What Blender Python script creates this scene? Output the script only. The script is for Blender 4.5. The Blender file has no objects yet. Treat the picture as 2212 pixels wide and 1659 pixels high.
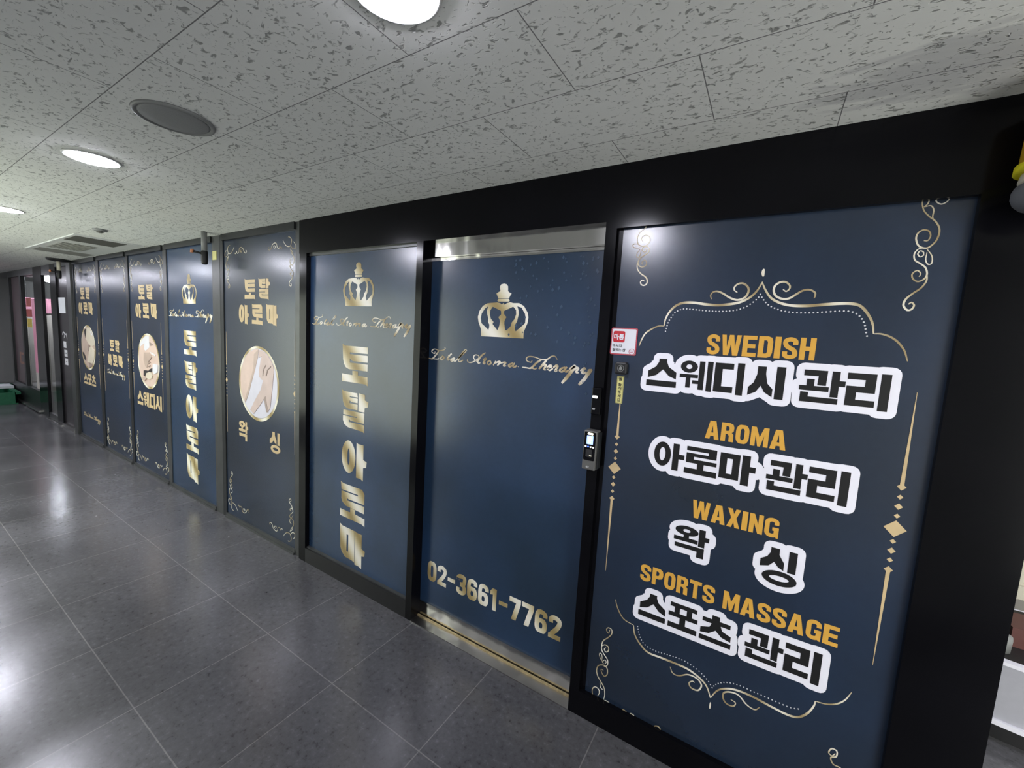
import bpy, math, random
from mathutils import Vector, Matrix
from mathutils.geometry import tessellate_polygon

SC = bpy.context.scene
COL = SC.collection
R = math.radians

# ------------------------------------------------------------------ camera
CAM_Y, CAM_Z = -1.5568, 1.5783            # the photographer, 1.56 m from the shop front
cam_d = bpy.data.cameras.new('camera')
cam_d.sensor_width = 36.0
cam_d.lens = 889.18 * 36.0 / 2212.0
cam_d.clip_start = 0.02
cam = bpy.data.objects.new('camera', cam_d)
COL.objects.link(cam)
RIGHT = Vector((0.8476135, 0.5274408, 0.0579447))
DOWN = Vector((0.1051202, -0.0598782, -0.9926552))
FWD = Vector((-0.5200972, 0.8474791, -0.1061982))
m4 = Matrix((RIGHT, -DOWN, -FWD)).transposed().to_4x4()
m4.translation = (0, CAM_Y, CAM_Z)
cam.matrix_world = m4
SC.camera = cam

# ------------------------------------------------------------------ world, exposure
w = bpy.data.worlds.new('world')
SC.world = w
w.use_nodes = True
w.node_tree.nodes['Background'].inputs[0].default_value = (0.55, 0.62, 0.62, 1)
w.node_tree.nodes['Background'].inputs[1].default_value = 0.10
SC.view_settings.view_transform = 'Standard'
SC.view_settings.look = 'None'
SC.view_settings.gamma = 1.0
SC.view_settings.exposure = 0.0
SC.view_settings.use_curve_mapping = False
LAMP_POWER = 215.0          # downlight diffuser emission
SHOP_POWER = 3.0           # lit shop window across the corridor; also scales the added ceiling fill

H = 2.25                   # ceiling height
BACK = -2.05               # wall behind the photographer

# ------------------------------------------------------------------ materials
def new_mat(name):
    m = bpy.data.materials.new(name)
    m.use_nodes = True
    nt = m.node_tree
    b = nt.nodes['Principled BSDF']
    return m, nt, b

def link(nt, a, b):
    nt.links.new(a, b)

def node(nt, typ, **kw):
    n = nt.nodes.new(typ)
    for k, v in kw.items():
        setattr(n, k, v)
    return n

def ramp(nt, stops, interp='LINEAR'):
    r = node(nt, 'ShaderNodeValToRGB')
    r.color_ramp.interpolation = interp
    e = r.color_ramp.elements
    e[0].position, e[0].color = stops[0][0], (*stops[0][1], 1)
    e[1].position, e[1].color = stops[-1][0], (*stops[-1][1], 1)
    for p, c in stops[1:-1]:
        x = e.new(p)
        x.color = (*c, 1)
    return r

def coords(nt, scale=(1, 1, 1), rot=(0, 0, 0), loc=(0, 0, 0)):
    g = node(nt, 'ShaderNodeNewGeometry')
    mp = node(nt, 'ShaderNodeMapping')
    mp.inputs['Scale'].default_value = scale
    mp.inputs['Rotation'].default_value = rot
    mp.inputs['Location'].default_value = loc
    link(nt, g.outputs['Position'], mp.inputs[0])
    return mp.outputs[0]

def plain(name, col, rough=0.5, metal=0.0, noise=0.0, nscale=30, spec=0.5, bump=0.0):
    m, nt, b = new_mat(name)
    b.inputs['Roughness'].default_value = rough
    b.inputs['Metallic'].default_value = metal
    b.inputs['Specular IOR Level'].default_value = spec
    b.inputs['Base Color'].default_value = (*col, 1)
    if noise or bump:
        n = node(nt, 'ShaderNodeTexNoise')
        n.inputs['Scale'].default_value = nscale
        n.inputs['Detail'].default_value = 4
        link(nt, coords(nt), n.inputs['Vector'])
        if noise:
            lo = [max(0, c * (1 - noise)) for c in col]
            hi = [min(1, c * (1 + noise)) for c in col]
            r = ramp(nt, [(0.3, lo), (0.7, hi)])
            link(nt, n.outputs['Fac'], r.inputs[0])
            link(nt, r.outputs[0], b.inputs['Base Color'])
        if bump:
            bp = node(nt, 'ShaderNodeBump')
            bp.inputs['Strength'].default_value = bump
            bp.inputs['Distance'].default_value = 0.002
            link(nt, n.outputs['Fac'], bp.inputs['Height'])
            link(nt, bp.outputs[0], b.inputs['Normal'])
    return m

def emit(name, col, power):
    m, nt, b = new_mat(name)
    b.inputs['Base Color'].default_value = (*col, 1)
    b.inputs['Emission Color'].default_value = (*col, 1)
    b.inputs['Emission Strength'].default_value = power
    return m

def glass_mat(name, tint=(0.93, 0.96, 0.95), refl=0.12):
    m = bpy.data.materials.new(name)
    m.use_nodes = True
    nt = m.node_tree
    nt.nodes.clear()
    out = node(nt, 'ShaderNodeOutputMaterial')
    mix = node(nt, 'ShaderNodeMixShader')
    tr = node(nt, 'ShaderNodeBsdfTransparent')
    gl = node(nt, 'ShaderNodeBsdfGlossy')
    fr = node(nt, 'ShaderNodeLayerWeight')
    fr.inputs[0].default_value = 0.5
    pw = node(nt, 'ShaderNodeMath', operation='POWER')
    pw.inputs[1].default_value = 5.0
    link(nt, fr.outputs['Facing'], pw.inputs[0])
    ma = node(nt, 'ShaderNodeMath', operation='MULTIPLY_ADD')
    ma.inputs[1].default_value = 0.6
    ma.inputs[2].default_value = refl * 0.3
    link(nt, pw.outputs[0], ma.inputs[0])
    tr.inputs[0].default_value = (*tint, 1)
    gl.inputs['Roughness'].default_value = 0.03
    link(nt, ma.outputs[0], mix.inputs[0])
    link(nt, tr.outputs[0], mix.inputs[1])
    link(nt, gl.outputs[0], mix.inputs[2])
    link(nt, mix.outputs[0], out.inputs[0])
    return m

def film_mat(name, stops):
    """navy printed film behind glass"""
    m, nt, b = new_mat(name)
    v = coords(nt)
    n1 = node(nt, 'ShaderNodeTexNoise')
    n1.inputs['Scale'].default_value = 1.3
    n1.inputs['Detail'].default_value = 3
    link(nt, v, n1.inputs['Vector'])
    r = ramp(nt, stops)
    link(nt, n1.outputs['Fac'], r.inputs[0])
    n2 = node(nt, 'ShaderNodeTexNoise')
    n2.inputs['Scale'].default_value = 45
    n2.inputs['Detail'].default_value = 2
    link(nt, v, n2.inputs['Vector'])
    mx = node(nt, 'ShaderNodeMixRGB', blend_type='MULTIPLY')
    mx.inputs[0].default_value = 0.15
    r2 = ramp(nt, [(0.3, (0.6, 0.6, 0.6)), (0.7, (1, 1, 1))])
    link(nt, n2.outputs['Fac'], r2.inputs[0])
    link(nt, r.outputs[0], mx.inputs[1])
    link(nt, r2.outputs[0], mx.inputs[2])
    link(nt, mx.outputs[0], b.inputs['Base Color'])
    b.inputs['Roughness'].default_value = 0.25
    b.inputs['Specular IOR Level'].default_value = 0.75
    return m

def gold_mat(name, scale, stops, rough=0.35):
    m, nt, b = new_mat(name)
    wv = node(nt, 'ShaderNodeTexWave', wave_type='BANDS', bands_direction='X', wave_profile='SIN')
    wv.inputs['Scale'].default_value = scale
    wv.inputs['Distortion'].default_value = 1.2
    wv.inputs['Detail'].default_value = 1
    link(nt, coords(nt, rot=(0, R(38), 0)), wv.inputs['Vector'])
    r = ramp(nt, stops)
    link(nt, wv.outputs['Fac'], r.inputs[0])
    link(nt, r.outputs[0], b.inputs['Base Color'])
    b.inputs['Roughness'].default_value = rough
    b.inputs['Specular IOR Level'].default_value = 0.3
    return m

def floor_mat():
    m, nt, b = new_mat('dark_stone_tile')
    pos = coords(nt)
    br = node(nt, 'ShaderNodeTexBrick', offset=0.0, squash=1.0)
    br.inputs['Scale'].default_value = 1.0
    br.inputs['Brick Width'].default_value = 0.534
    br.inputs['Row Height'].default_value = 0.530
    br.inputs['Mortar Size'].default_value = 0.0022
    br.inputs['Mortar Smooth'].default_value = 0.0
    br.inputs['Color1'].default_value = (0.082, 0.081, 0.088, 1)
    br.inputs['Color2'].default_value = (0.092, 0.091, 0.098, 1)
    br.inputs['Mortar'].default_value = (0.175, 0.17, 0.17, 1)
    mp = node(nt, 'ShaderNodeMapping')
    mp.inputs['Location'].default_value = (1.505 + 0.534 * 30, 0.497 + 0.53 * 10, 0)
    link(nt, pos, mp.inputs[0])
    link(nt, mp.outputs[0], br.inputs['Vector'])
    # cloudy stone with scuffs running across it
    n1 = node(nt, 'ShaderNodeTexNoise')
    n1.inputs['Scale'].default_value = 2.2
    n1.inputs['Detail'].default_value = 5
    n1.inputs['Roughness'].default_value = 0.55
    n1.inputs['Distortion'].default_value = 0.2
    link(nt, pos, n1.inputs['Vector'])
    r1 = ramp(nt, [(0.25, (0.80, 0.80, 0.80)), (0.5, (1, 1, 1)), (0.75, (1.28, 1.28, 1.28))])
    link(nt, n1.outputs['Fac'], r1.inputs[0])
    n2 = node(nt, 'ShaderNodeTexNoise')
    n2.inputs['Scale'].default_value = 38
    n2.inputs['Detail'].default_value = 6
    n2.inputs['Roughness'].default_value = 0.7
    link(nt, pos, n2.inputs['Vector'])
    r2 = ramp(nt, [(0.30, (0.35, 0.35, 0.35)), (0.42, (0.90, 0.90, 0.90)), (0.58, (1.05, 1.05, 1.05)), (0.72, (1.6, 1.6, 1.6))])
    link(nt, n2.outputs['Fac'], r2.inputs[0])
    mx = node(nt, 'ShaderNodeMixRGB', blend_type='MULTIPLY')
    mx.inputs[0].default_value = 1
    link(nt, br.outputs['Color'], mx.inputs[1])
    link(nt, r1.outputs[0], mx.inputs[2])
    mx2 = node(nt, 'ShaderNodeMixRGB', blend_type='MULTIPLY')
    mx2.inputs[0].default_value = 1
    link(nt, mx.outputs[0], mx2.inputs[1])
    link(nt, r2.outputs[0], mx2.inputs[2])
    # tiny pale chips and dark spots
    vo = node(nt, 'ShaderNodeTexVoronoi')
    vo.inputs['Scale'].default_value = 5.5
    link(nt, pos, vo.inputs['Vector'])
    rs = ramp(nt, [(0.0, (1, 1, 1)), (0.026, (1, 1, 1)), (0.034, (0, 0, 0))])
    link(nt, vo.outputs['Distance'], rs.inputs[0])
    spot = node(nt, 'ShaderNodeMixRGB')
    link(nt, rs.outputs[0], spot.inputs[0])
    link(nt, mx2.outputs[0], spot.inputs[1])
    rc = ramp(nt, [(0.0, (0.015, 0.015, 0.015)), (0.5, (0.06, 0.06, 0.06)), (0.8, (0.35, 0.35, 0.36))], 'CONSTANT')
    sep = node(nt, 'ShaderNodeSeparateColor')
    link(nt, vo.outputs['Color'], sep.inputs[0])
    link(nt, sep.outputs[0], rc.inputs[0])
    link(nt, rc.outputs[0], spot.inputs[2])
    link(nt, spot.outputs[0], b.inputs['Base Color'])
    b.inputs['Specular IOR Level'].default_value = 0.75
    rr = ramp(nt, [(0.3, (0.17, 0.17, 0.17)), (0.7, (0.25, 0.25, 0.25))])
    link(nt, n1.outputs['Fac'], rr.inputs[0])
    link(nt, rr.outputs[0], b.inputs['Roughness'])
    bp = node(nt, 'ShaderNodeBump')
    bp.inputs['Strength'].default_value = 0.12
    bp.inputs['Distance'].default_value = 0.002
    link(nt, n2.outputs['Fac'], bp.inputs['Height'])
    link(nt, bp.outputs[0], b.inputs['Normal'])
    return m

def ceiling_mat():
    """fissured mineral-fibre board, 61 x 30.5 cm, laid in half bond"""
    m, nt, b = new_mat('fissured_ceiling_board')
    pos = coords(nt)
    br = node(nt, 'ShaderNodeTexBrick', offset=0.5, offset_frequency=2, squash=1.0)
    br.inputs['Scale'].default_value = 1.0
    br.inputs['Brick Width'].default_value = 0.611
    br.inputs['Row Height'].default_value = 0.3053
    br.inputs['Mortar Size'].default_value = 0.0016
    br.inputs['Mortar Smooth'].default_value = 0.3
    br.inputs['Color1'].default_value = (0.76, 0.77, 0.74, 1)
    br.inputs['Color2'].default_value = (0.80, 0.81, 0.78, 1)
    br.inputs['Mortar'].default_value = (0.20, 0.20, 0.20, 1)
    mp = node(nt, 'ShaderNodeMapping')
    mp.inputs['Location'].default_value = (-0.1 + 0.3055 + 0.611 * 40, 0.183 + 0.3053 * 20, 0)
    link(nt, pos, mp.inputs[0])
    link(nt, mp.outputs[0], br.inputs['Vector'])
    # worm-like pits, mostly lying along the corridor
    def pits(scale, rot, lo, hi, seed):
        n = node(nt, 'ShaderNodeTexNoise')
        n.inputs['Scale'].default_value = 1.0
        n.inputs['Detail'].default_value = 2.2
        n.inputs['Roughness'].default_value = 0.55
        n.inputs['Distortion'].default_value = 0.7
        link(nt, coords(nt, scale=scale, rot=(0, 0, rot), loc=(seed, seed, 0)), n.inputs['Vector'])
        r = ramp(nt, [(lo, (0, 0, 0)), (hi, (1, 1, 1))])
        link(nt, n.outputs['Fac'], r.inputs[0])
        return r.outputs[0]
    a = pits((34, 60, 1), R(10), 0.61, 0.69, 3.1)
    c = pits((58, 64, 1), R(-35), 0.61, 0.70, 9.7)
    mxp = node(nt, 'ShaderNodeMixRGB', blend_type='LIGHTEN')
    mxp.inputs[0].default_value = 1
    link(nt, a, mxp.inputs[1])
    link(nt, c, mxp.inputs[2])
    mx = node(nt, 'ShaderNodeMixRGB')
    link(nt, mxp.outputs[0], mx.inputs[0])
    link(nt, br.outputs['Color'], mx.inputs[1])
    mx.inputs[2].default_value = (0.34, 0.345, 0.33, 1)
    # water stain near the pillar
    sv = node(nt, 'ShaderNodeVectorMath', operation='DISTANCE')
    link(nt, coords(nt, scale=(1, 2.4, 1)), sv.inputs[0])
    sv.inputs[1].default_value = (0.42, -0.45, H)
    sn = node(nt, 'ShaderNodeTexNoise')
    sn.inputs['Scale'].default_value = 7
    sn.inputs['Distortion'].default_value = 1.5
    link(nt, coords(nt, scale=(0.6, 2.2, 1)), sn.inputs['Vector'])
    ad = node(nt, 'ShaderNodeMath', operation='MULTIPLY_ADD')
    link(nt, sn.outputs['Fac'], ad.inputs[0])
    ad.inputs[1].default_value = 0.45
    link(nt, sv.outputs['Value'], ad.inputs[2])
    sr = ramp(nt, [(0.34, (0.66, 0.66, 0.69)), (0.52, (0.74, 0.74, 0.76)), (0.62, (1, 1, 1))])
    link(nt, ad.outputs[0], sr.inputs[0])
    ms = node(nt, 'ShaderNodeMixRGB', blend_type='MULTIPLY')
    ms.inputs[0].default_value = 1
    link(nt, mx.outputs[0], ms.inputs[1])
    link(nt, sr.outputs[0], ms.inputs[2])
    link(nt, ms.outputs[0], b.inputs['Base Color'])
    b.inputs['Roughness'].default_value = 0.85
    b.inputs['Specular IOR Level'].default_value = 0.2
    bp = node(nt, 'ShaderNodeBump', invert=True)
    bp.inputs['Strength'].default_value = 0.5
    bp.inputs['Distance'].default_value = 0.003
    link(nt, mxp.outputs[0], bp.inputs['Height'])
    link(nt, bp.outputs[0], b.inputs['Normal'])
    return m

def steel_mat(name, col=(0.62, 0.61, 0.58), rough=0.16):
    m, nt, b = new_mat(name)
    b.inputs['Metallic'].default_value = 1.0
    b.inputs['Base Color'].default_value = (*col, 1)
    b.inputs['Roughness'].default_value = rough
    n = node(nt, 'ShaderNodeTexNoise')
    n.inputs['Scale'].default_value = 1.0
    n.inputs['Detail'].default_value = 2
    link(nt, coords(nt, scale=(5, 5, 2)), n.inputs['Vector'])
    bp = node(nt, 'ShaderNodeBump')
    bp.inputs['Strength'].default_value = 0.5
    bp.inputs['Distance'].default_value = 0.03
    link(nt, n.outputs['Fac'], bp.inputs['Height'])
    link(nt, bp.outputs[0], b.inputs['Normal'])
    return m

M = {}
M['floor'] = floor_mat()
M['ceiling'] = ceiling_mat()
M['film'] = film_mat('navy_film', [(0.30, (0.011, 0.018, 0.030)), (0.5, (0.013, 0.024, 0.048)), (0.72, (0.016, 0.032, 0.070))])
M['film_blue'] = film_mat('blue_navy_film', [(0.28, (0.012, 0.026, 0.046)), (0.5, (0.017, 0.039, 0.082)), (0.70, (0.022, 0.053, 0.122))])
M['gold'] = gold_mat('gold_print', 1.6, [(0.0, (0.32, 0.24, 0.10)), (0.35, (0.55, 0.46, 0.27)), (0.6, (0.66, 0.60, 0.42)), (1.0, (0.86, 0.82, 0.72))])
M['gold_fine'] = gold_mat('gold_fine_print', 3.0, [(0.0, (0.33, 0.25, 0.13)), (0.5, (0.58, 0.50, 0.34)), (1.0, (0.80, 0.75, 0.64))])
M['tan'] = plain('tan_gold_print', (0.58, 0.44, 0.25), 0.35, noise=0.10, nscale=12, spec=0.3)
M['amber'] = plain('amber_vinyl', (0.66, 0.36, 0.062), 0.4, noise=0.05, spec=0.3)
M['white_vinyl'] = plain('white_vinyl', (0.82, 0.81, 0.90), 0.4, noise=0.02, spec=0.3)
M['black_vinyl'] = plain('black_vinyl', (0.012, 0.012, 0.013), 0.45, noise=0.1, spec=0.3)
M['dot'] = plain('pale_dot_print', (0.66, 0.66, 0.68), 0.4)
M['flake'] = plain('blue_flake_print', (0.035, 0.065, 0.115), 0.3)
M['black'] = plain('black_gloss_sheet', (0.003, 0.003, 0.0042), 0.16, noise=0.2, nscale=4, spec=0.16, bump=0.05)
M['black_matt'] = plain('black_matt_metal', (0.008, 0.008, 0.009), 0.5, noise=0.2)
M['mullion'] = plain('grey_aluminium', (0.085, 0.088, 0.088), 0.33, metal=0.55, noise=0.15, nscale=9)
M['mullion_dark'] = plain('dark_aluminium', (0.018, 0.020, 0.021), 0.35, metal=0.3, noise=0.15, nscale=9)
M['steel'] = steel_mat('polished_steel')
M['steel_worn'] = steel_mat('worn_steel', (0.50, 0.49, 0.48), 0.28)
M['brass'] = plain('brass_strip', (0.50, 0.40, 0.22), 0.4, metal=0.6, noise=0.2, nscale=60)
M['lamp'] = emit('lamp_diffuser', (0.88, 0.88, 1.0), LAMP_POWER)
M['white_plastic'] = plain('white_plastic', (0.62, 0.63, 0.62), 0.45, noise=0.03)
M['grey_plastic'] = plain('grey_plastic', (0.22, 0.225, 0.22), 0.5, noise=0.06)
M['chest'] = plain('lilac_white_enamel', (0.40, 0.40, 0.45), 0.3, noise=0.03)
M['mauve'] = plain('faded_mauve_film', (0.085, 0.055, 0.062), 0.3, noise=0.2, nscale=4)
M['bowl_grey'] = plain('bowl_grey_plastic', (0.13, 0.135, 0.15), 0.5)
M['reader_grey'] = plain('reader_grey_metal', (0.13, 0.13, 0.125), 0.4, metal=0.3, noise=0.05)
M['speaker'] = plain('speaker_grille', (0.24, 0.245, 0.245), 0.6, noise=0.08, nscale=300)
M['vent_dark'] = plain('vent_dark', (0.085, 0.085, 0.075), 0.7, noise=0.1)
M['vent_grey'] = plain('vent_grey', (0.24, 0.24, 0.22), 0.6, noise=0.1, nscale=120)
M['paper'] = plain('white_paper', (0.62, 0.64, 0.66), 0.7, noise=0.03)
M['red'] = plain('red_print', (0.50, 0.022, 0.035), 0.4, noise=0.05)
M['pinkred'] = plain('faded_red_print', (0.42, 0.06, 0.085), 0.4, noise=0.05)
M['sticker_white'] = plain('sticker_white', (0.70, 0.70, 0.76), 0.35, noise=0.02)
M['yellow_paper'] = plain('yellow_paper', (0.62, 0.58, 0.22), 0.5, noise=0.04)
M['ink'] = plain('black_ink', (0.02, 0.02, 0.022), 0.5)
M['skin'] = plain('print_skin', (0.66, 0.50, 0.43), 0.35, noise=0.08, nscale=9)
M['rose'] = plain('print_rose_skin', (0.58, 0.45, 0.41), 0.35, noise=0.08, nscale=9)
M['p_tan'] = plain('print_tan', (0.50, 0.38, 0.32), 0.35, noise=0.08, nscale=9)
M['shade'] = plain('print_brown', (0.33, 0.25, 0.22), 0.35)
M['dark'] = plain('print_dark', (0.035, 0.032, 0.032), 0.35)
M['cream'] = plain('print_cream', (0.66, 0.58, 0.47), 0.35, noise=0.06, nscale=9)
M['white'] = plain('print_white', (0.72, 0.71, 0.76), 0.35, noise=0.04, nscale=9)
M['lilac'] = plain('print_lilac', (0.64, 0.62, 0.70), 0.35, noise=0.05, nscale=9)
M['glass'] = glass_mat('clear_glass')
M['dark_glass'] = glass_mat('smoked_glass', (0.16, 0.16, 0.17), 0.25)
M['screen'] = emit('reader_screen', (0.30, 0.42, 0.95), 1.5)
M['led_white'] = emit('led_white', (0.95, 0.95, 0.9), 3.0)
M['led_warm'] = emit('led_warm', (1.0, 0.95, 0.62), 2.6)
M['led_blue'] = emit('led_blue', (0.05, 0.12, 1.0), 3.0)
M['orange'] = plain('orange_plastic', (0.55, 0.22, 0.10), 0.5)
M['back_wall'] = plain('pale_painted_wall', (0.74, 0.75, 0.72), 0.6, noise=0.05, nscale=5)
M['shop_light'] = emit('lit_shop_window', (0.90, 0.96, 0.82), SHOP_POWER)
M['ceiling_fill_light'] = emit('added_ceiling_fill', (0.95, 0.96, 0.92), SHOP_POWER * 2.95)  # glow added to brighten the ceiling
M['pink_wall'] = plain('pink_panel', (0.62, 0.27, 0.36), 0.6, noise=0.08, nscale=3)
M['cream_wall'] = plain('cream_panel', (0.50, 0.47, 0.42), 0.6, noise=0.06, nscale=3)
M['dark_panel'] = plain('dark_purple_panel', (0.030, 0.026, 0.030), 0.22, noise=0.3, nscale=6)
M['green'] = plain('green_plastic', (0.012, 0.12, 0.055), 0.4, noise=0.1)
M['yellow'] = plain('yellow_plastic', (0.50, 0.30, 0.012), 0.5, noise=0.05)
M['yellow_bright'] = plain('yellow_rim', (0.75, 0.68, 0.02), 0.4)
M['beige'] = plain('beige_slats', (0.50, 0.47, 0.38), 0.55, noise=0.05)
M['brown_red'] = plain('dark_red_box', (0.09, 0.025, 0.02), 0.5)
M['poster_red'] = plain('poster_red', (0.30, 0.06, 0.05), 0.4, noise=0.3, nscale=12)
M['poster_yellow'] = plain('poster_yellow', (0.45, 0.35, 0.05), 0.4, noise=0.2, nscale=12)
M['poster_orange'] = plain('poster_orange', (0.28, 0.14, 0.10), 0.4, noise=0.2, nscale=12)

# ------------------------------------------------------------------ mesh helpers
class MB:
    """collects shapes, then becomes ONE mesh object"""
    def __init__(s):
        s.v, s.f, s.sm = [], [], []
    def add(s, verts, faces, smooth=False):
        o = len(s.v)
        s.v += [tuple(p) for p in verts]
        for f in faces:
            s.f.append([i + o for i in f])
            s.sm.append(smooth)
        return s
    def box(s, x0, x1, y0, y1, z0, z1):
        p = [(x, y, z) for z in (z0, z1) for y in (y0, y1) for x in (x0, x1)]
        return s.add(p, [(0, 2, 3, 1), (4, 5, 7, 6), (0, 1, 5, 4), (2, 6, 7, 3), (0, 4, 6, 2), (1, 3, 7, 5)])
    def rbox(s, x0, x1, y0, y1, z0, z1, r, n=5, edge=0.0):
        """box with rounded corners in the x-z plane, optional softened front edge (front = y0)"""
        pts = rrect(x0, x1, z0, z1, r, n)
        if edge <= 0:
            return s.prism([pts], y0, y1)
        k = len(pts)
        rings = []
        cx, cz = (x0 + x1) / 2, (z0 + z1) / 2
        for ins, y in ((0, y1), (0, y0 + edge), (edge * .3, y0 + edge * .3), (edge, y0)):
            q = rrect(x0 + ins, x1 - ins, z0 + ins, z1 - ins, max(r - ins, 1e-4), n)
            rings.append([(a, y, c) for a, c in q])
        vs = [p for rg in rings for p in rg]
        fs = []
        for a in range(3):
            for i in range(k):
                j = (i + 1) % k
                fs.append((a * k + i, a * k + j, (a + 1) * k + j, (a + 1) * k + i))
        fs.append([3 * k + i for i in range(k)])
        fs.append([i for i in range(k)][::-1])
        return s.add(vs, fs)
    def prism(s, loops, y0, y1):
        """polygon (with holes) in x-z, extruded from y1 forward to y0"""
        tl = [[Vector((a, c, 0)) for a, c in lp] for lp in loops]
        flat = [p for lp in loops for p in lp]
        n = len(flat)
        tris = tessellate_polygon(tl)
        vs = [(a, y0, c) for a, c in flat] + [(a, y1, c) for a, c in flat]
        fs = []
        for t in tris:
            a, b_, c = [Vector((flat[i][0], flat[i][1], 0)) for i in t]
            t = list(t)
            if (b_ - a).cross(c - a).z < 0:
                t = t[::-1]
            fs.append(t)
            fs.append([i + n for i in t[::-1]])
        o = 0
        for lp in loops:
            k = len(lp)
            for i in range(k):
                j = (i + 1) % k
                fs.append((o + i, o + j, o + j + n, o + i + n))
            o += k
        return s.add(vs, fs)
    def lathe(s, prof, cx, cy, z0, n=32, smooth=True):
        vs, fs = [], []
        for r, z in prof:
            for i in range(n):
                a = 2 * math.pi * i / n
                vs.append((cx + r * math.cos(a), cy + r * math.sin(a), z0 + z))
        for k in range(len(prof) - 1):
            for i in range(n):
                j = (i + 1) % n
                fs.append((k * n + i, k * n + j, (k + 1) * n + j, (k + 1) * n + i))
        fs.append(list(range(n))[::-1])
        fs.append([(len(prof) - 1) * n + i for i in range(n)])
        return s.add(vs, fs, smooth)
    def tube(s, pts, r, n=10):
        pts = [Vector(p) for p in pts]
        vs, fs = [], []
        for i, p in enumerate(pts):
            d = (pts[min(i + 1, len(pts) - 1)] - pts[max(i - 1, 0)]).normalized()
            up = Vector((0, 0, 1)) if abs(d.z) < 0.9 else Vector((1, 0, 0))
            u = d.cross(up).normalized()
            w_ = d.cross(u)
            for k in range(n):
                a = 2 * math.pi * k / n
                vs.append(p + u * (r * math.cos(a)) + w_ * (r * math.sin(a)))
        for i in range(len(pts) - 1):
            for k in range(n):
                j = (k + 1) % n
                fs.append((i * n + k, i * n + j, (i + 1) * n + j, (i + 1) * n + k))
        fs.append(list(range(n))[::-1])
        fs.append([(len(pts) - 1) * n + k for k in range(n)])
        return s.add(vs, fs, True)
    def build(s, name, mat, parent=None):
        me = bpy.data.meshes.new(name)
        me.from_pydata(s.v, [], s.f)
        me.polygons.foreach_set('use_smooth', s.sm)
        me.materials.append(mat)
        me.update()
        import bmesh
        bm = bmesh.new()
        bm.from_mesh(me)
        bmesh.ops.recalc_face_normals(bm, faces=bm.faces)
        bm.to_mesh(me)
        bm.free()
        o = bpy.data.objects.new(name, me)
        COL.objects.link(o)
        if parent is not None:
            o.parent = parent
            o.matrix_parent_inverse = parent_inv(parent)
        return o

def parent_inv(p):
    mw = Matrix.Translation(p.location)
    q = p
    while q.parent is not None:
        q = q.parent
        break
    return mw.inverted() if p.parent is None else Matrix.Identity(4)

def rrect(x0, x1, z0, z1, r, n=5):
    out = []
    for cx, cz, a0 in ((x1 - r, z0 + r, -90), (x1 - r, z1 - r, 0), (x0 + r, z1 - r, 90), (x0 + r, z0 + r, 180)):
        for i in range(n + 1):
            a = R(a0 + 90 * i / n)
            out.append((cx + r * math.cos(a), cz + r * math.sin(a)))
    return out

def ellipse(cx, cz, rx, rz, n=40):
    return [(cx + rx * math.cos(2 * math.pi * i / n), cz + rz * math.sin(2 * math.pi * i / n)) for i in range(n)]

def empty(name, loc=(0, 0, 0)):
    o = bpy.data.objects.new(name, None)
    o.location = loc
    o.empty_display_size = 0.05
    COL.objects.link(o)
    return o

def tag(o, label, cat, group=None, kind=None):
    o['label'] = label
    o['category'] = cat
    if group:
        o['group'] = group
    if kind:
        o['kind'] = kind
    return o

def struct(o, label, cat):
    return tag(o, label, cat, kind='structure')

# ------------------------------------------------------------------ drawing helpers (flat print on a pane)
def spline(pts, per=7):
    """Catmull-Rom through the points"""
    P = [Vector((a, b)) for a, b in pts]
    if len(P) < 3:
        return P
    out = []
    for i in range(len(P) - 1):
        p0 = P[i - 1] if i > 0 else P[i] * 2 - P[i + 1]
        p1, p2 = P[i], P[i + 1]
        p3 = P[i + 2] if i + 2 < len(P) else p2 * 2 - p1
        for k in range(per):
            t = k / per
            out.append(0.5 * ((2 * p1) + (p2 - p0) * t + (2 * p0 - 5 * p1 + 4 * p2 - p3) * t * t + (3 * p1 - p0 - 3 * p2 + p3) * t ** 3))
    out.append(P[-1])
    return out

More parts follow.
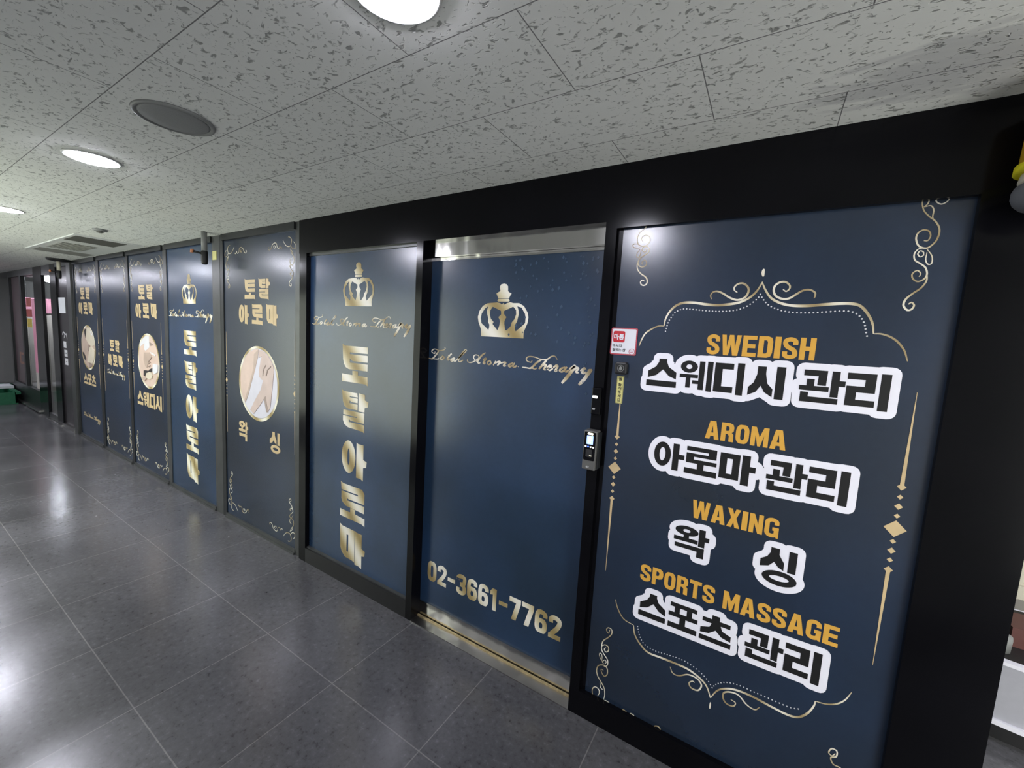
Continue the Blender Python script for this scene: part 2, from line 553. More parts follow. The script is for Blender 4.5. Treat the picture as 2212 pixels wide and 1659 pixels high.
class Print:
    """flat graphics lying on a pane whose front face is at y; layer = how many sheets lie beneath"""
    T = 0.0010
    STEP = 6e-6                     # every piece lies a hair in front of the one before it
    def __init__(s, y, layer=0):
        s.mb = MB()
        s.k = 0
        s.y0 = y - s.T * (layer + 1)
        s.y1 = y - 0.0001
    def poly(s, *loops):
        s.k += 1
        s.mb.prism([list(l) for l in loops], s.y0 - s.k * s.STEP, s.y1)
        return s
    def ribbon(s, pts, width, taper=0.35, per=7, nib=None):
        c = spline(pts, per)
        n = len(c)
        if n < 2:
            return s
        L, Rr = [], []
        for i in range(n):
            d = c[min(i + 1, n - 1)] - c[max(i - 1, 0)]
            if d.length < 1e-9:
                d = Vector((1, 0))
            d.normalize()
            nn = Vector((-d.y, d.x))
            t = i / (n - 1)
            if nib:
                lo, hi = nib
                wd = lo + (hi - lo) * abs(d.dot(Vector((0.5, 0.87)))) ** 1.5
                wd *= 0.6 + 0.4 * min(1, 6 * t, 6 * (1 - t))
            else:
                wd = width * (taper + (1 - taper) * math.sin(math.pi * min(1, max(0, t))) ** 0.6)
            L.append(c[i] + nn * wd / 2)
            Rr.append(c[i] - nn * wd / 2)
        vs = []
        s.k += 1
        for y in (s.y0 - s.k * s.STEP, s.y1):
            vs += [(p.x, y, p.y) for p in L] + [(p.x, y, p.y) for p in Rr]
        fs = []
        for i in range(n - 1):
            fs.append((i, i + 1, n + i + 1, n + i))
            o = 2 * n
            fs.append((o + i, o + n + i, o + n + i + 1, o + i + 1))
            fs.append((i, o + i, o + i + 1, i + 1))
            fs.append((n + i, n + i + 1, o + n + i + 1, o + n + i))
        s.mb.add(vs, fs)
        return s
    def dots(s, pts, r, step):
        c = spline(pts, 12)
        acc = 0.0
        nxt = 0.0
        for i in range(len(c) - 1):
            d = (c[i + 1] - c[i]).length
            while nxt <= acc + d:
                t = (nxt - acc) / max(d, 1e-9)
                p = c[i].lerp(c[i + 1], t)
                s.poly(ellipse(p.x, p.y, r, r, 8))
                nxt += step
            acc += d
        return s
    def diamond(s, x, z, rx, rz):
        return s.poly([(x - rx, z), (x, z - rz), (x + rx, z), (x, z + rz)])
    def text(s, body, x0, x1, z0, z1, bold=0.0, space=1.0):
        cu = bpy.data.curves.new('lettering', 'FONT')
        cu.body = body
        cu.offset = bold
        cu.space_character = space
        cu.resolution_u = 4
        o = bpy.data.objects.new('lettering', cu)
        COL.objects.link(o)
        bpy.context.view_layer.update()
        ev = o.evaluated_get(bpy.context.evaluated_depsgraph_get())
        me = ev.to_mesh()
        vs = [v.co.copy() for v in me.vertices]
        fs = [list(p.vertices) for p in me.polygons]
        ev.to_mesh_clear()
        bpy.data.objects.remove(o)
        bpy.data.curves.remove(cu)
        a0, a1 = min(v.x for v in vs), max(v.x for v in vs)
        b0, b1 = min(v.y for v in vs), max(v.y for v in vs)
        q = [(x0 + (v.x - a0) / (a1 - a0) * (x1 - x0), z0 + (v.y - b0) / (b1 - b0) * (z1 - z0)) for v in vs]
        n = len(q)
        edges = {}
        for f in fs:
            for i in range(len(f)):
                a, b_ = f[i], f[(i + 1) % len(f)]
                key = (min(a, b_), max(a, b_))
                edges[key] = edges.get(key, 0) + 1
        allf = [f for f in fs] + [[i + n for i in f[::-1]] for f in fs]
        allf += [(a, b_, b_ + n, a + n) for (a, b_), k in edges.items() if k == 1]
        s.mb.add([(a, s.y0, c) for a, c in q] + [(a, s.y1, c) for a, c in q], allf)
        return s
    def build(s, name, mat, parent):
        return s.mb.build(name, mat, parent)

def fit(loops, x0, x1, z0, z1):
    """glyph loops drawn in a 0-100 box (y down) placed in a rectangle"""
    return [[[(x0 + a / 100 * (x1 - x0), z1 - b / 100 * (z1 - z0)) for a, b in lp] for lp in poly] for poly in loops]
# ------------------------------------------------------------------ heavy Korean letters, drawn stroke by stroke in a 0-100 box
def q(x0, y0, x1, y1):
    return [(x0, y0), (x1, y0), (x1, y1), (x0, y1)]

def ring(cx, cy, rx, ry, hx, hy):
    return [ellipse(cx, cy, rx, ry, 28), ellipse(cx, cy, hx, hy, 20)]

GWAN = [[[(8, 0), (60, 0), (59, 46), (40, 46), (41, 18), (8, 18)]], [q(16, 28, 33, 54)], [q(0, 49, 66, 64)], [q(70, 0, 87, 79)], [q(85, 28, 100, 45)],
        [[(4, 69), (22, 69), (22, 83), (88, 83), (88, 100), (4, 100)]]]
RI = [[[(0, 0), (66, 0), (66, 57), (24, 57), (24, 79), (68, 79), (68, 98), (0, 98), (0, 39), (42, 39), (42, 19), (0, 19)]], [q(76, -2, 98, 106)]]
HA = {
 '스': [[[(38, 0), (64, 0), (64, 10), (72, 28), (98, 46), (98, 70), (74, 60), (53, 38), (32, 60), (4, 70), (4, 46), (28, 30), (38, 12)]], [q(0, 79, 100, 100)]],
 '웨': [ring(27, 21, 26, 21, 9, 8), [q(0, 47, 56, 59)], [q(20, 57, 34, 94)], [q(40, 67, 60, 79)], [q(58, 0, 74, 98)], [q(82, -1, 98, 101)]],
 '디': [[[(0, 0), (62, 0), (62, 20), (26, 20), (26, 78), (64, 78), (64, 98), (0, 98)]], [q(74, -3, 97, 103)]],
 '시': [[[(22, 2), (46, 2), (46, 25), (52, 55), (68, 72), (68, 98), (46, 84), (35, 64), (22, 86), (0, 98), (0, 72), (14, 56), (22, 28)]], [q(74, 0, 98, 103)]],
 '관': GWAN,
 '리': RI,
 '아': [ring(28, 46, 28, 46, 10, 26), [q(62, 0, 82, 100)], [q(80, 38, 100, 56)]],
 '로': [[[(4, 0), (96, 0), (96, 36), (28, 36), (28, 46), (98, 46), (98, 60), (4, 60), (4, 24), (72, 24), (72, 15), (4, 15)]], [q(40, 59, 60, 82)], [q(0, 80, 100, 100)]],
 '마': [[q(0, 2, 56, 92), q(20, 20, 36, 74)], [q(62, 0, 84, 104)], [q(82, 36, 100, 56)]],
 '왁': [ring(36, 17, 34, 17, 11, 6), [q(28, 32, 44, 44)], [q(0, 42, 70, 56)], [q(72, 0, 90, 62)], [q(88, 24, 102, 40)], [[(4, 66), (90, 66), (90, 102), (70, 102), (70, 81), (4, 81)]]],
 '싱': [[[(24, 0), (46, 0), (46, 16), (60, 36), (60, 56), (46, 50), (35, 38), (22, 52), (0, 58), (0, 38), (16, 28), (24, 14)]], [q(70, 0, 90, 58)], ring(52, 80, 44, 20, 25, 7)],
 '포': [[q(4, 0, 96, 16)], [q(20, 15, 38, 40)], [q(62, 15, 80, 40)], [q(0, 38, 100, 54)], [q(40, 53, 60, 82)], [q(0, 80, 100, 100)]],
 '츠': [[q(36, -4, 60, 14)], [q(6, 12, 94, 28)], [[(36, 27), (64, 27), (70, 44), (98, 54), (98, 74), (70, 68), (50, 50), (30, 68), (2, 74), (2, 54), (30, 44)]], [q(0, 82, 100, 100)]],
}
A_STEM = [[(62, 2), (68, 5), (90, 5), (90, 45), (104, 49), (102, 64), (90, 67), (90, 104), (80, 100), (62, 100)]]
HB = {   # the tall gold letters with thin slits
 '토': [[[(-3, -3), (8, 1), (100, 1), (100, 18), (28, 18), (28, 23), (100, 23), (100, 41), (40, 41), (28, 35), (28, 46), (100, 46), (100, 64), (25, 64), (12, 60), (3, 50), (0, 38)]],
        [[(40, 67), (62, 67), (62, 79), (100, 79), (102, 103), (92, 99), (-4, 99), (-4, 78), (40, 79)]]],
 '탈': [[[(-3, -3), (6, 1), (61, 1), (63, 12), (30, 12), (30, 15), (63, 15), (63, 27), (38, 27), (30, 23), (30, 31), (63, 31), (63, 46), (22, 46), (8, 41), (2, 30)]],
        [[(67, 0), (92, 2), (92, 16), (106, 20), (104, 33), (92, 36), (91, 48), (67, 48)]],
        [[(4, 51), (91, 51), (91, 78), (36, 78), (28, 74), (28, 82), (91, 82), (92, 103), (84, 100), (24, 97), (8, 90), (3, 80), (3, 67), (60, 67), (60, 64), (4, 64)]]],
 '아': [ring(29, 48, 29, 46, 5, 24), A_STEM],
 '로': [[[(-2, -3), (8, 1), (88, 1), (98, 13), (98, 42), (30, 42), (26, 38), (26, 47), (98, 47), (98, 68), (20, 64), (6, 56), (1, 46), (1, 24), (72, 24), (72, 20), (1, 20)]],
        [[(40, 66), (60, 67), (60, 79), (100, 82), (100, 104), (90, 100), (-4, 98), (-4, 78), (40, 79)]]],
 '마': [[[(-3, -3), (8, 2), (60, 3), (60, 95), (48, 92), (20, 91), (6, 80), (0, 68)], q(26, 22, 34, 72)], A_STEM],
}

def pen(pts, tx=33, ty=19):
    """a thick stroke with an upright elliptical pen, as one outline"""
    c = spline([(a, b_ * tx / ty) for a, b_ in pts], 6)
    L, Q = [], []
    for i in range(len(c)):
        d = (c[min(i + 1, len(c) - 1)] - c[max(i - 1, 0)]).normalized()
        n = Vector((-d.y, d.x)) * tx / 2
        L.append((c[i].x + n.x, (c[i].y + n.y) * ty / tx))
        Q.append((c[i].x - n.x, (c[i].y - n.y) * ty / tx))
    return L + Q[::-1]

O_ = [rrect(0, 100, 0, 100, 36, 6), rrect(35, 65, 19, 81, 14, 5)]
CAPS = {
 'S': [[pen([(83, 34), (80, 17), (50, 9.5), (20, 16), (17, 31), (30, 43), (50, 50), (70, 57), (83, 69), (80, 84), (50, 90.5), (20, 84), (17, 66)])]],
 'W': [[[(0, 0), (22, 0), (29, 60), (39, 0), (61, 0), (71, 60), (78, 0), (100, 0), (87, 100), (61, 100), (50, 42), (39, 100), (13, 100)]]],
 'E': [[[(0, 0), (100, 0), (100, 19), (37, 19), (37, 40), (92, 40), (92, 59), (37, 59), (37, 81), (100, 81), (100, 100), (0, 100)]]],
 'D': [[[(0, 0), (65, 0), (90, 6), (100, 24), (100, 76), (90, 94), (65, 100), (0, 100)], [(37, 19), (56, 19), (64, 26), (64, 74), (56, 81), (37, 81)]]],
 'I': [[[(0, 0), (100, 0), (100, 100), (0, 100)]]],
 'H': [[[(0, 0), (36, 0), (36, 39), (64, 39), (64, 0), (100, 0), (100, 100), (64, 100), (64, 59), (36, 59), (36, 100), (0, 100)]]],
 'A': [[[(29, 0), (71, 0), (100, 100), (66, 100), (62, 82), (38, 82), (34, 100), (0, 100)], [(50, 24), (58, 64), (42, 64)]]],
 'R': [[[(0, 0), (66, 0), (90, 7), (98, 22), (96, 42), (82, 51), (96, 60), (98, 100), (63, 100), (62, 68), (52, 60), (36, 60), (36, 100), (0, 100)], [(36, 18), (54, 18), (62, 24), (62, 37), (54, 43), (36, 43)]]],
 'O': [O_], '0': [O_],
 'M': [[[(0, 0), (28, 0), (50, 52), (72, 0), (100, 0), (100, 100), (74, 100), (74, 42), (58, 100), (42, 100), (26, 42), (26, 100), (0, 100)]]],
 'X': [[[(0, 0), (36, 0), (50, 28), (64, 0), (100, 0), (70, 48), (100, 100), (63, 100), (50, 70), (37, 100), (0, 100), (30, 48)]]],
 'N': [[[(0, 0), (34, 0), (66, 54), (66, 0), (100, 0), (100, 100), (66, 100), (34, 46), (34, 100), (0, 100)]]],
 'G': [[pen([(83, 34), (80, 17), (50, 9.5), (19, 19), (16.5, 50), (19, 81), (50, 90.5), (80, 83), (83, 64)])], [[(54, 47), (100, 47), (100, 100), (84, 100), (66, 64), (54, 64)]]],
 'P': [[[(0, 0), (66, 0), (92, 8), (100, 24), (100, 40), (92, 56), (66, 63), (36, 63), (36, 100), (0, 100)], [(36, 18), (54, 18), (63, 25), (63, 38), (54, 45), (36, 45)]]],
 'T': [[[(0, 0), (100, 0), (100, 20), (67, 20), (67, 100), (33, 100), (33, 20), (0, 20)]]],
 '2': [[pen([(17, 34), (19, 17), (50, 9.5), (81, 17), (82, 34), (62, 56), (34, 76), (20, 90)])], [[(2, 81), (98, 81), (98, 100), (2, 100)]]],
 '3': [[pen([(17, 30), (20, 16), (50, 9.5), (80, 15), (82, 32), (72, 44), (40, 49)])], [pen([(40, 49.5), (72, 53), (83, 66), (80, 84), (50, 90.5), (20, 84), (17, 68)])]],
 '6': [[rrect(0, 100, 38, 100, 30, 6), rrect(35, 65, 56, 82, 12, 5)], [pen([(17, 70), (17, 34), (26, 15), (52, 9.5), (80, 16), (83, 30)])]],
 '1': [[[(34, 0), (86, 0), (86, 100), (40, 100), (40, 28), (6, 32), (6, 14)]]],
 '7': [[[(0, 0), (100, 0), (100, 20), (62, 100), (22, 100), (60, 21), (0, 21)]]],
 '-': [[[(4, 42), (96, 42), (96, 60), (4, 60)]]],
}
ADV = {'W': 1.45, 'M': 1.28, 'I': 0.42, 'A': 1.12, '1': 0.72, '-': 0.85}

def caps(pr, text, x0, x1, z0, z1, gap=0.13):
    """a line of heavy condensed capitals or figures between x0 and x1"""
    total = sum(ADV.get(c, 1) for c in text) + gap * (len(text) - 1)
    u = (x1 - x0) / total
    x = x0
    for c in text:
        wd = ADV.get(c, 1) * u
        glyph(pr, CAPS, c, x, x + wd, z0, z1)
        x += wd + gap * u
    return pr

def glyph(pr, table, ch, x0, x1, z0, z1):
    for poly in fit(table[ch], x0, x1, z0, z1):
        pr.poly(*poly)

def outline(pr, table, ch, x0, x1, z0, z1, r):
    """white contour: every edge of the letter widened by r, with round corners"""
    pr.poly(fit([[[(12, 10), (88, 10), (88, 90), (12, 90)]]], x0, x1, z0, z1)[0][0])
    for poly in fit(table[ch], x0, x1, z0, z1):
        lp = poly[0]
        if len(lp) == 28:                                  # a ring: one wider ellipse
            cx, cz = sum(a for a, c in lp) / 28, sum(c for a, c in lp) / 28
            rx, rz = max(a for a, c in lp) - cx + r, max(c for a, c in lp) - cz + r
            pr.poly(ellipse(cx, cz, rx, rz, 40))
            continue
        pr.poly(lp)
        k = len(lp)
        for i in range(k):
            a, b_ = Vector(lp[i]), Vector(lp[(i + 1) % k])
            ang = math.atan2(b_.y - a.y, b_.x - a.x)
            cap = [(b_.x + r * math.cos(ang + t), b_.y + r * math.sin(ang + t)) for t in [math.pi * (j / 8 - 0.5) for j in range(9)]]
            cap += [(a.x + r * math.cos(ang + t), a.y + r * math.sin(ang + t)) for t in [math.pi * (j / 8 + 0.5) for j in range(9)]]
            pr.poly(cap)

CORNER8 = [(4,[(-421,2030),(-432,2015),(-449,2002),(-458,1983),(-456,1965),(-448,1955),(-433,1950),(-419,1955),(-411,1967),(-412,1978),(-418,1986),(-428,1990),(-439,1985),(-442,1975),(-436,1967)]),(4,[(-425,1939),(-420,1934),(-427,1929),(-436,1935),(-436,1943),(-429,1949),(-418,1947),(-411,1937),(-414,1926),(-427,1917),(-439,1909),(-447,1897),(-446,1885),(-438,1877),(-428,1875),(-418,1881),(-416,1890),(-422,1899),(-430,1896),(-433,1889),(-430,1884)]),(5,[(-448,1893),(-450,1880),(-445,1864),(-432,1850),(-416,1839),(-408,1827),(-409,1814),(-418,1808),(-428,1811),(-432,1820),(-427,1827),(-417,1823)]),(3,[(-453,1959),(-465,1961),(-473,1957),(-467,1948),(-452,1945),(-444,1947)]),(3,[(-444,1942),(-454,1926),(-454,1915),(-447,1910),(-442,1921),(-441,1937)]),(4,[(314,2032),(314,2013),(320,1994),(332,1978),(345,1965),(355,1947),(357,1929),(352,1909),(338,1894),(321,1900),(313,1918),(314,1934),(324,1943),(336,1939),(341,1926),(337,1914),(329,1914)]),(3,[(335,1876),(327,1871),(321,1879),(325,1887),(332,1883),(333,1875)]),(4,[(338,1894),(322,1893),(314,1880),(317,1863),(330,1852),(341,1841),(346,1824),(342,1811),(330,1804),(319,1812),(316,1825),(325,1834),(333,1826),(331,1817)]),(5,[(346,1824),(347,1805),(338,1786),(323,1771),(311,1756),(308,1739),(317,1726),(326,1728),(330,1739),(324,1747),(318,1742)]),(3,[(319,2004),(332,2006),(339,1994),(339,1976),(343,1967)]),(3,[(338,1891),(350,1872),(352,1853),(345,1850),(339,1862),(339,1883)]),(3,[(369,2029),(364,2015),(353,2008),(343,2014),(338,2025)]),(3,[(318,2004),(325,2012),(328,2028)]),(4,[(-430,426),(-435,409),(-444,420),(-437,432),(-423,429),(-422,410),(-436,388),(-453,367),(-458,345),(-456,324),(-442,307),(-428,291),(-428,269),(-441,258)]),(4,[(-457,342),(-444,353),(-430,349),(-429,333),(-439,324),(-446,333),(-440,342)]),(4,[(-442,239),(-452,240),(-448,226),(-436,216),(-425,231),(-428,256),(-444,262),(-465,249),(-470,225),(-463,202),(-447,184),(-433,165),(-428,138),(-430,113)]),(3,[(-443,268),(-449,275),(-440,287),(-433,281),(-439,270)]),(3,[(-452,277),(-462,291),(-464,305),(-456,307),(-452,293),(-453,276)]),(4,[(-469,99),(-480,116),(-481,135),(-470,150),(-455,146),(-451,132),(-457,115)]),(3,[(-452,181),(-448,160),(-438,154)]),(4,[(-440,103),(-419,113),(-400,107),(-390,98)]),(4,[(-360,99),(-349,113),(-334,110),(-325,99),(-318,113),(-305,112),(-295,97)]),(4,[(-279,99),(-271,108),(-263,105),(-257,95)]),(4,[(-233,94),(-223,114),(-210,119),(-201,110),(-199,96)]),(4,[(313,336),(306,324),(297,330),(303,347),(316,346),(316,327),(304,316),(312,298),(331,296),(340,279),(339,248)])]
CREST_TOP = [(5,[(-416,1583),(-410,1604),(-397,1631),(-373,1650),(-352,1660),(-333,1661)]),(8,[(-333,1661),(-330,1686),(-319,1711),(-300,1733),(-275,1744),(-240,1745),(-199,1739),(-160,1737),(-122,1741),(-95,1748),(-70,1763),(-52,1785),(-40,1812)]),(6,[(-185,1757),(-189,1770),(-182,1781),(-168,1783),(-150,1775),(-130,1762),(-107,1754),(-86,1762),(-77,1780),(-80,1796),(-94,1808),(-109,1807),(-119,1797),(-118,1786),(-109,1779)]),(8,[(-41,1853),(-42,1841),(-40,1829)]),(8,[(-40,1808),(-29,1785),(-11,1760),(14,1745),(45,1737),(82,1736),(117,1739),(160,1743),(194,1743),(216,1735),(236,1710),(248,1684),(253,1657)]),(5,[(253,1657),(271,1657),(292,1649),(310,1634),(325,1612),(335,1583)]),(6,[(18,1787),(27,1781),(35,1789),(34,1800),(22,1810),(7,1809),(-5,1798),(-6,1780),(3,1765),(22,1757),(39,1760),(56,1773),(71,1783),(87,1785),(101,1777),(103,1766),(101,1759)])]
CREST_BOTTOM = [(4,[(-419,563),(-406,529),(-380,496),(-339,486)]),(7,[(-339,486),(-331,450),(-306,419),(-274,400),(-223,402),(-162,404),(-122,401),(-82,385),(-61,365),(-47,332)]),(7,[(-47,332),(-28,371),(-1,393),(33,404),(78,405),(128,399),(177,395),(207,402),(229,427),(243,460),(246,481)]),(4,[(246,481),(272,486),(297,500),(316,524),(329,558)]),(5,[(-191,382),(-180,362),(-158,362),(-128,382),(-97,382),(-80,364),(-89,339),(-112,336),(-121,351),(-111,364),(-103,363)]),(5,[(16,360),(31,355),(25,339),(4,338),(-8,353),(-7,374),(13,387),(38,388),(64,367),(89,362),(102,378)]),(5,[(-45,315),(-45,302),(-45,290)])]
DOTS = [[(-326,1642),(-319,1676),(-309,1695),(-298,1711),(-273,1723),(-236,1721),(-191,1717),(-148,1716),(-111,1720),(-84,1729),(-61,1746),(-48,1760),(-42,1771)],[(-42,1772),(-32,1755),(-18,1740),(-2,1730),(24,1720),(59,1715),(97,1715),(132,1718),(169,1721),(188,1721),(205,1716),(220,1702),(230,1683),(235,1663),(241,1644)],[(-323,488),(-314,458),(-294,429),(-254,419),(-204,425),(-148,429),(-100,417),(-64,395),(-45,373)],[(-45,373),(-34,393),(-7,414),(31,425),(82,424),(135,424),(183,424),(213,434)]]
CROWN = [[(-1058,1843),(-1043,1839),(-1036,1830),(-1035,1817),(-1035,1808),(-1027,1802),(-1019,1800),(-1015,1796),(-1022,1787),(-1027,1776),(-1086,1774),(-1091,1786),(-1097,1797),(-1093,1801),(-1081,1806),(-1076,1811),(-1079,1818),(-1080,1829),(-1074,1839)],[(-1085,1772),(-1030,1773),(-1023,1766),(-1026,1760),(-1086,1760),(-1091,1766)],[(-1173,1594),(-1175,1627),(-1192,1662),(-1197,1686),(-1190,1714),(-1171,1739),(-1149,1751),(-1124,1754),(-1087,1756),(-1073,1752),(-1064,1746),(-1057,1753),(-1048,1745),(-1037,1753),(-1020,1757),(-1001,1753),(-972,1753),(-946,1740),(-926,1712),(-920,1690),(-923,1664),(-937,1630),(-940,1622),(-939,1594)],[(-1139,1739),(-1159,1726),(-1176,1703),(-1180,1681),(-1175,1657),(-1156,1643),(-1132,1625),(-1128,1638),(-1128,1651),(-1137,1665),(-1135,1678),(-1143,1700),(-1146,1718)],[(-1114,1736),(-1067,1717),(-1065,1701),(-1079,1688),(-1069,1669),(-1072,1647),(-1081,1625),(-1111,1655),(-1105,1664),(-1122,1680),(-1129,1700),(-1127,1719)],[(-1050,1717),(-1002,1737),(-986,1722),(-984,1703),(-992,1679),(-1005,1665),(-1010,1647),(-1030,1627),(-1038,1628),(-1045,1657),(-1045,1669),(-1036,1689),(-1049,1702)],[(-981,1739),(-958,1733),(-938,1705),(-934,1686),(-935,1663),(-956,1645),(-982,1624),(-987,1633),(-988,1653),(-978,1669),(-971,1703),(-974,1722)]]
SCRIPT = [(0,[(-1458,1505),(-1460,1495),(-1475,1499),(-1480,1507),(-1461,1518),(-1429,1512),(-1403,1516),(-1391,1525),(-1396,1532)]),(1,[(-1432,1510),(-1452,1487),(-1475,1467),(-1502,1469)]),(0,[(-1475,1467),(-1437,1468),(-1430,1474)]),(1,[(-1404,1488),(-1419,1473),(-1411,1466),(-1396,1479),(-1404,1488)]),(1,[(-1349,1503),(-1373,1478),(-1372,1468),(-1360,1473)]),(0,[(-1371,1492),(-1346,1497)]),(1,[(-1332,1483),(-1352,1470),(-1346,1463),(-1332,1475)]),(1,[(-1327,1483),(-1337,1469),(-1326,1466),(-1314,1474)]),(1,[(-1314,1474),(-1286,1498),(-1258,1525),(-1273,1518),(-1298,1487),(-1304,1471),(-1294,1465),(-1275,1475)]),(0,[(-1249,1481),(-1248,1472),(-1236,1466),(-1212,1472),(-1181,1492),(-1145,1520)]),(1,[(-1145,1520),(-1167,1504),(-1187,1478),(-1184,1467),(-1172,1470)]),(0,[(-1179,1467),(-1203,1481),(-1213,1493),(-1205,1505),(-1186,1504),(-1183,1491),(-1203,1475)]),(1,[(-1157,1486),(-1141,1494),(-1153,1473),(-1152,1467),(-1142,1472)]),(1,[(-1116,1486),(-1131,1475),(-1126,1465),(-1112,1472),(-1114,1484)]),(1,[(-1085,1485),(-1098,1464)]),(1,[(-1091,1474),(-1065,1485),(-1062,1480),(-1075,1465)]),(1,[(-1066,1475),(-1034,1484),(-1032,1479),(-1041,1466),(-1027,1468)]),(1,[(-992,1484),(-1012,1473),(-1010,1464),(-991,1474)]),(1,[(-983,1484),(-993,1469),(-984,1465),(-972,1473)]),(1,[(-966,1471),(-961,1467)]),(0,[(-895,1503),(-900,1494),(-919,1498),(-924,1510),(-910,1519),(-882,1518),(-850,1510),(-823,1513),(-805,1526),(-787,1529),(-775,1515)]),(1,[(-848,1510),(-872,1494),(-898,1469),(-923,1468),(-943,1469)]),(0,[(-898,1469),(-878,1466),(-869,1472)]),(1,[(-823,1511),(-841,1490),(-859,1467)]),(1,[(-852,1477),(-833,1490),(-826,1487),(-835,1468),(-824,1467)]),(1,[(-820,1473),(-802,1482),(-801,1489),(-812,1485),(-818,1473),(-808,1466),(-792,1476)]),(1,[(-791,1480),(-776,1491),(-771,1487),(-782,1465),(-771,1469)]),(1,[(-736,1487),(-755,1478),(-760,1467),(-749,1466),(-735,1479)]),(1,[(-729,1488),(-740,1470),(-730,1467),(-720,1476)]),(2,[(-717,1479),(-693,1494),(-699,1484),(-722,1449),(-747,1417)]),(1,[(-705,1470),(-685,1489),(-678,1486),(-687,1469),(-675,1468)]),(1,[(-669,1477),(-652,1490),(-649,1486),(-661,1471),(-656,1467),(-642,1474),(-628,1487)]),(2,[(-620,1487),(-635,1467),(-650,1442),(-671,1418)])]
CORNER = [[(-76,327),(-62,334),(-65,348),(-83,341),(-83,321),(-58,303),(-45,282),(-41,259),(-69,235),(-79,215),(-58,211),(-38,235)],[(-58,262),(-76,266),(-62,282),(-48,277)],[(-55,167),(-75,175),(-75,196),(-55,208),(-34,196),(-31,164),(-58,135),(-75,105)],[(-75,109),(-51,125),(-44,143)],[(-160,46),(-135,74),(-107,89),(-75,89),(-61,68),(-61,47),(-86,29),(-100,31)],[(-68,87),(-44,109),(-17,107),(-17,82),(-37,63)],[(-330,79),(-342,89),(-326,100),(-307,90),(-289,66),(-259,56),(-237,64),(-229,88),(-207,95),(-196,77)],[(-200,80),(-178,97),(-171,89)],[(-277,73),(-270,89),(-251,86),(-263,72)]]
PICS = {'P5':[('skin',[(-90,36),(-66,64),(-46,84),(-19,92),(3,92),(0,70),(-17,31),(-34,-1),(-48,-31),(-66,-58),(-86,-40),(-94,0)]),('tan',[(-19,78),(3,91),(0,70),(-20,30),(-48,-31),(-66,-58),(-71,-53),(-42,-2),(-22,42)]),('rose',[(5,90),(36,90),(61,77),(76,55),(77,39),(71,3),(63,-39),(59,-57),(47,-69),(40,-55),(30,-36),(14,-52),(-22,-83),(-40,-75),(-16,-46),(14,-14),(27,13),(21,13),(8,20),(7,38),(15,64),(21,75),(5,70)]),('shade',[(30,-34),(38,-28),(47,-55),(50,-69),(42,-70)]),('shade',[(40,54),(42,53),(31,40),(27,23),(24,23),(27,42)]),('shade',[(64,52),(66,51),(51,41),(44,25),(40,25),(47,42)])],'P3':[('white',[(-76,67),(-29,89),(14,93),(14,51),(-22,37),(-37,42),(-31,65),(-82,45)]),('shade',[(16,71),(46,65),(41,59),(19,57)]),('white',[(21,36),(73,28),(65,23),(28,31)]),('tan',[(-35,30),(13,33),(34,20),(2,-1),(-12,-25),(-28,-19),(-41,3)]),('shade',[(34,18),(38,17),(5,-2),(0,-1)]),('shade',[(21,0),(23,-2),(1,-11),(-3,-9)]),('shade',[(20,-12),(22,-15),(6,-20),(0,-19)]),('dark',[(-39,-36),(-23,-34),(7,-34),(11,-29),(46,-19),(45,-33),(-2,-39),(-23,-49),(-31,-56),(-41,-55)]),('white',[(49,-6),(70,-3),(95,-8),(90,-31),(59,-41),(45,-33)]),('cream',[(44,-47),(33,-59),(12,-64),(-12,-62),(-20,-53),(-10,-43),(14,-37),(35,-38)]),('tan',[(-52,-63),(-27,-57),(-12,-62),(-29,-73),(-49,-73)])],'P1':[('cream',[(-12,87),(33,94),(79,72),(92,20),(52,7),(-1,22),(-26,38)]),('dark',[(-30,83),(-16,84),(-23,56),(-31,43),(-43,60),(-45,76)]),('white',[(41,76),(74,77),(82,57),(55,59)]),('dark',[(-80,-24),(-66,-27),(-38,-49),(-40,-62),(-59,-55),(-79,-36)]),('shade',[(7,-67),(46,-69),(47,-78),(9,-90)]),('cream',[(24,2),(52,7),(93,-8),(88,-42),(57,-67),(-15,-64),(15,-21)]),('shade',[(9,13),(26,13),(16,-12),(7,-16)])]}


def mm(pts, dx=0.0, dz=0.0, sx=1.0, sz=1.0):
    return [(dx + sx * a / 1000, dz + sz * b_ / 1000) for a, b_ in pts]

def span(lists):
    xs = [a for l in lists for a, b_ in l]
    zs = [b_ for l in lists for a, b_ in l]
    return min(xs), max(xs), min(zs), max(zs)

def crown(y, x0, x1, z0, z1, parent):
    a0, a1, b0, b1 = span(CROWN)
    L = [[(x0 + (a - a0) / (a1 - a0) * (x1 - x0), z0 + (b_ - b0) / (b1 - b0) * (z1 - z0)) for a, b_ in lp] for lp in CROWN]
    p = Print(y)
    p.poly(L[0]).poly(L[1]).poly(L[2], L[3], L[4], L[5], L[6])
    return p.build('crown_emblem', M['gold'], parent)

def script_line(y, x0, x1, z0, z1, parent, mat='gold_fine', bold=1.0):
    """the copperplate line, pen strokes thick on the way down"""
    pts = [p for k, p in SCRIPT]
    a0, a1, b0, b1 = span(pts)
    p = Print(y)
    s = (x1 - x0) / 0.9 * bold
    for k, lp in SCRIPT:
        c = [(x0 + (a - a0) / (a1 - a0) * (x1 - x0), z0 + (b_ - b0) / (b1 - b0) * (z1 - z0)) for a, b_ in lp]
        nib = ((0.0042, 0.0060), (0.0040, 0.0095), (0.010, 0.015))[k]
        p.ribbon(c, 0, nib=(nib[0] * s, nib[1] * s), per=6)
    return p.build('script_lettering', M[mat], parent)

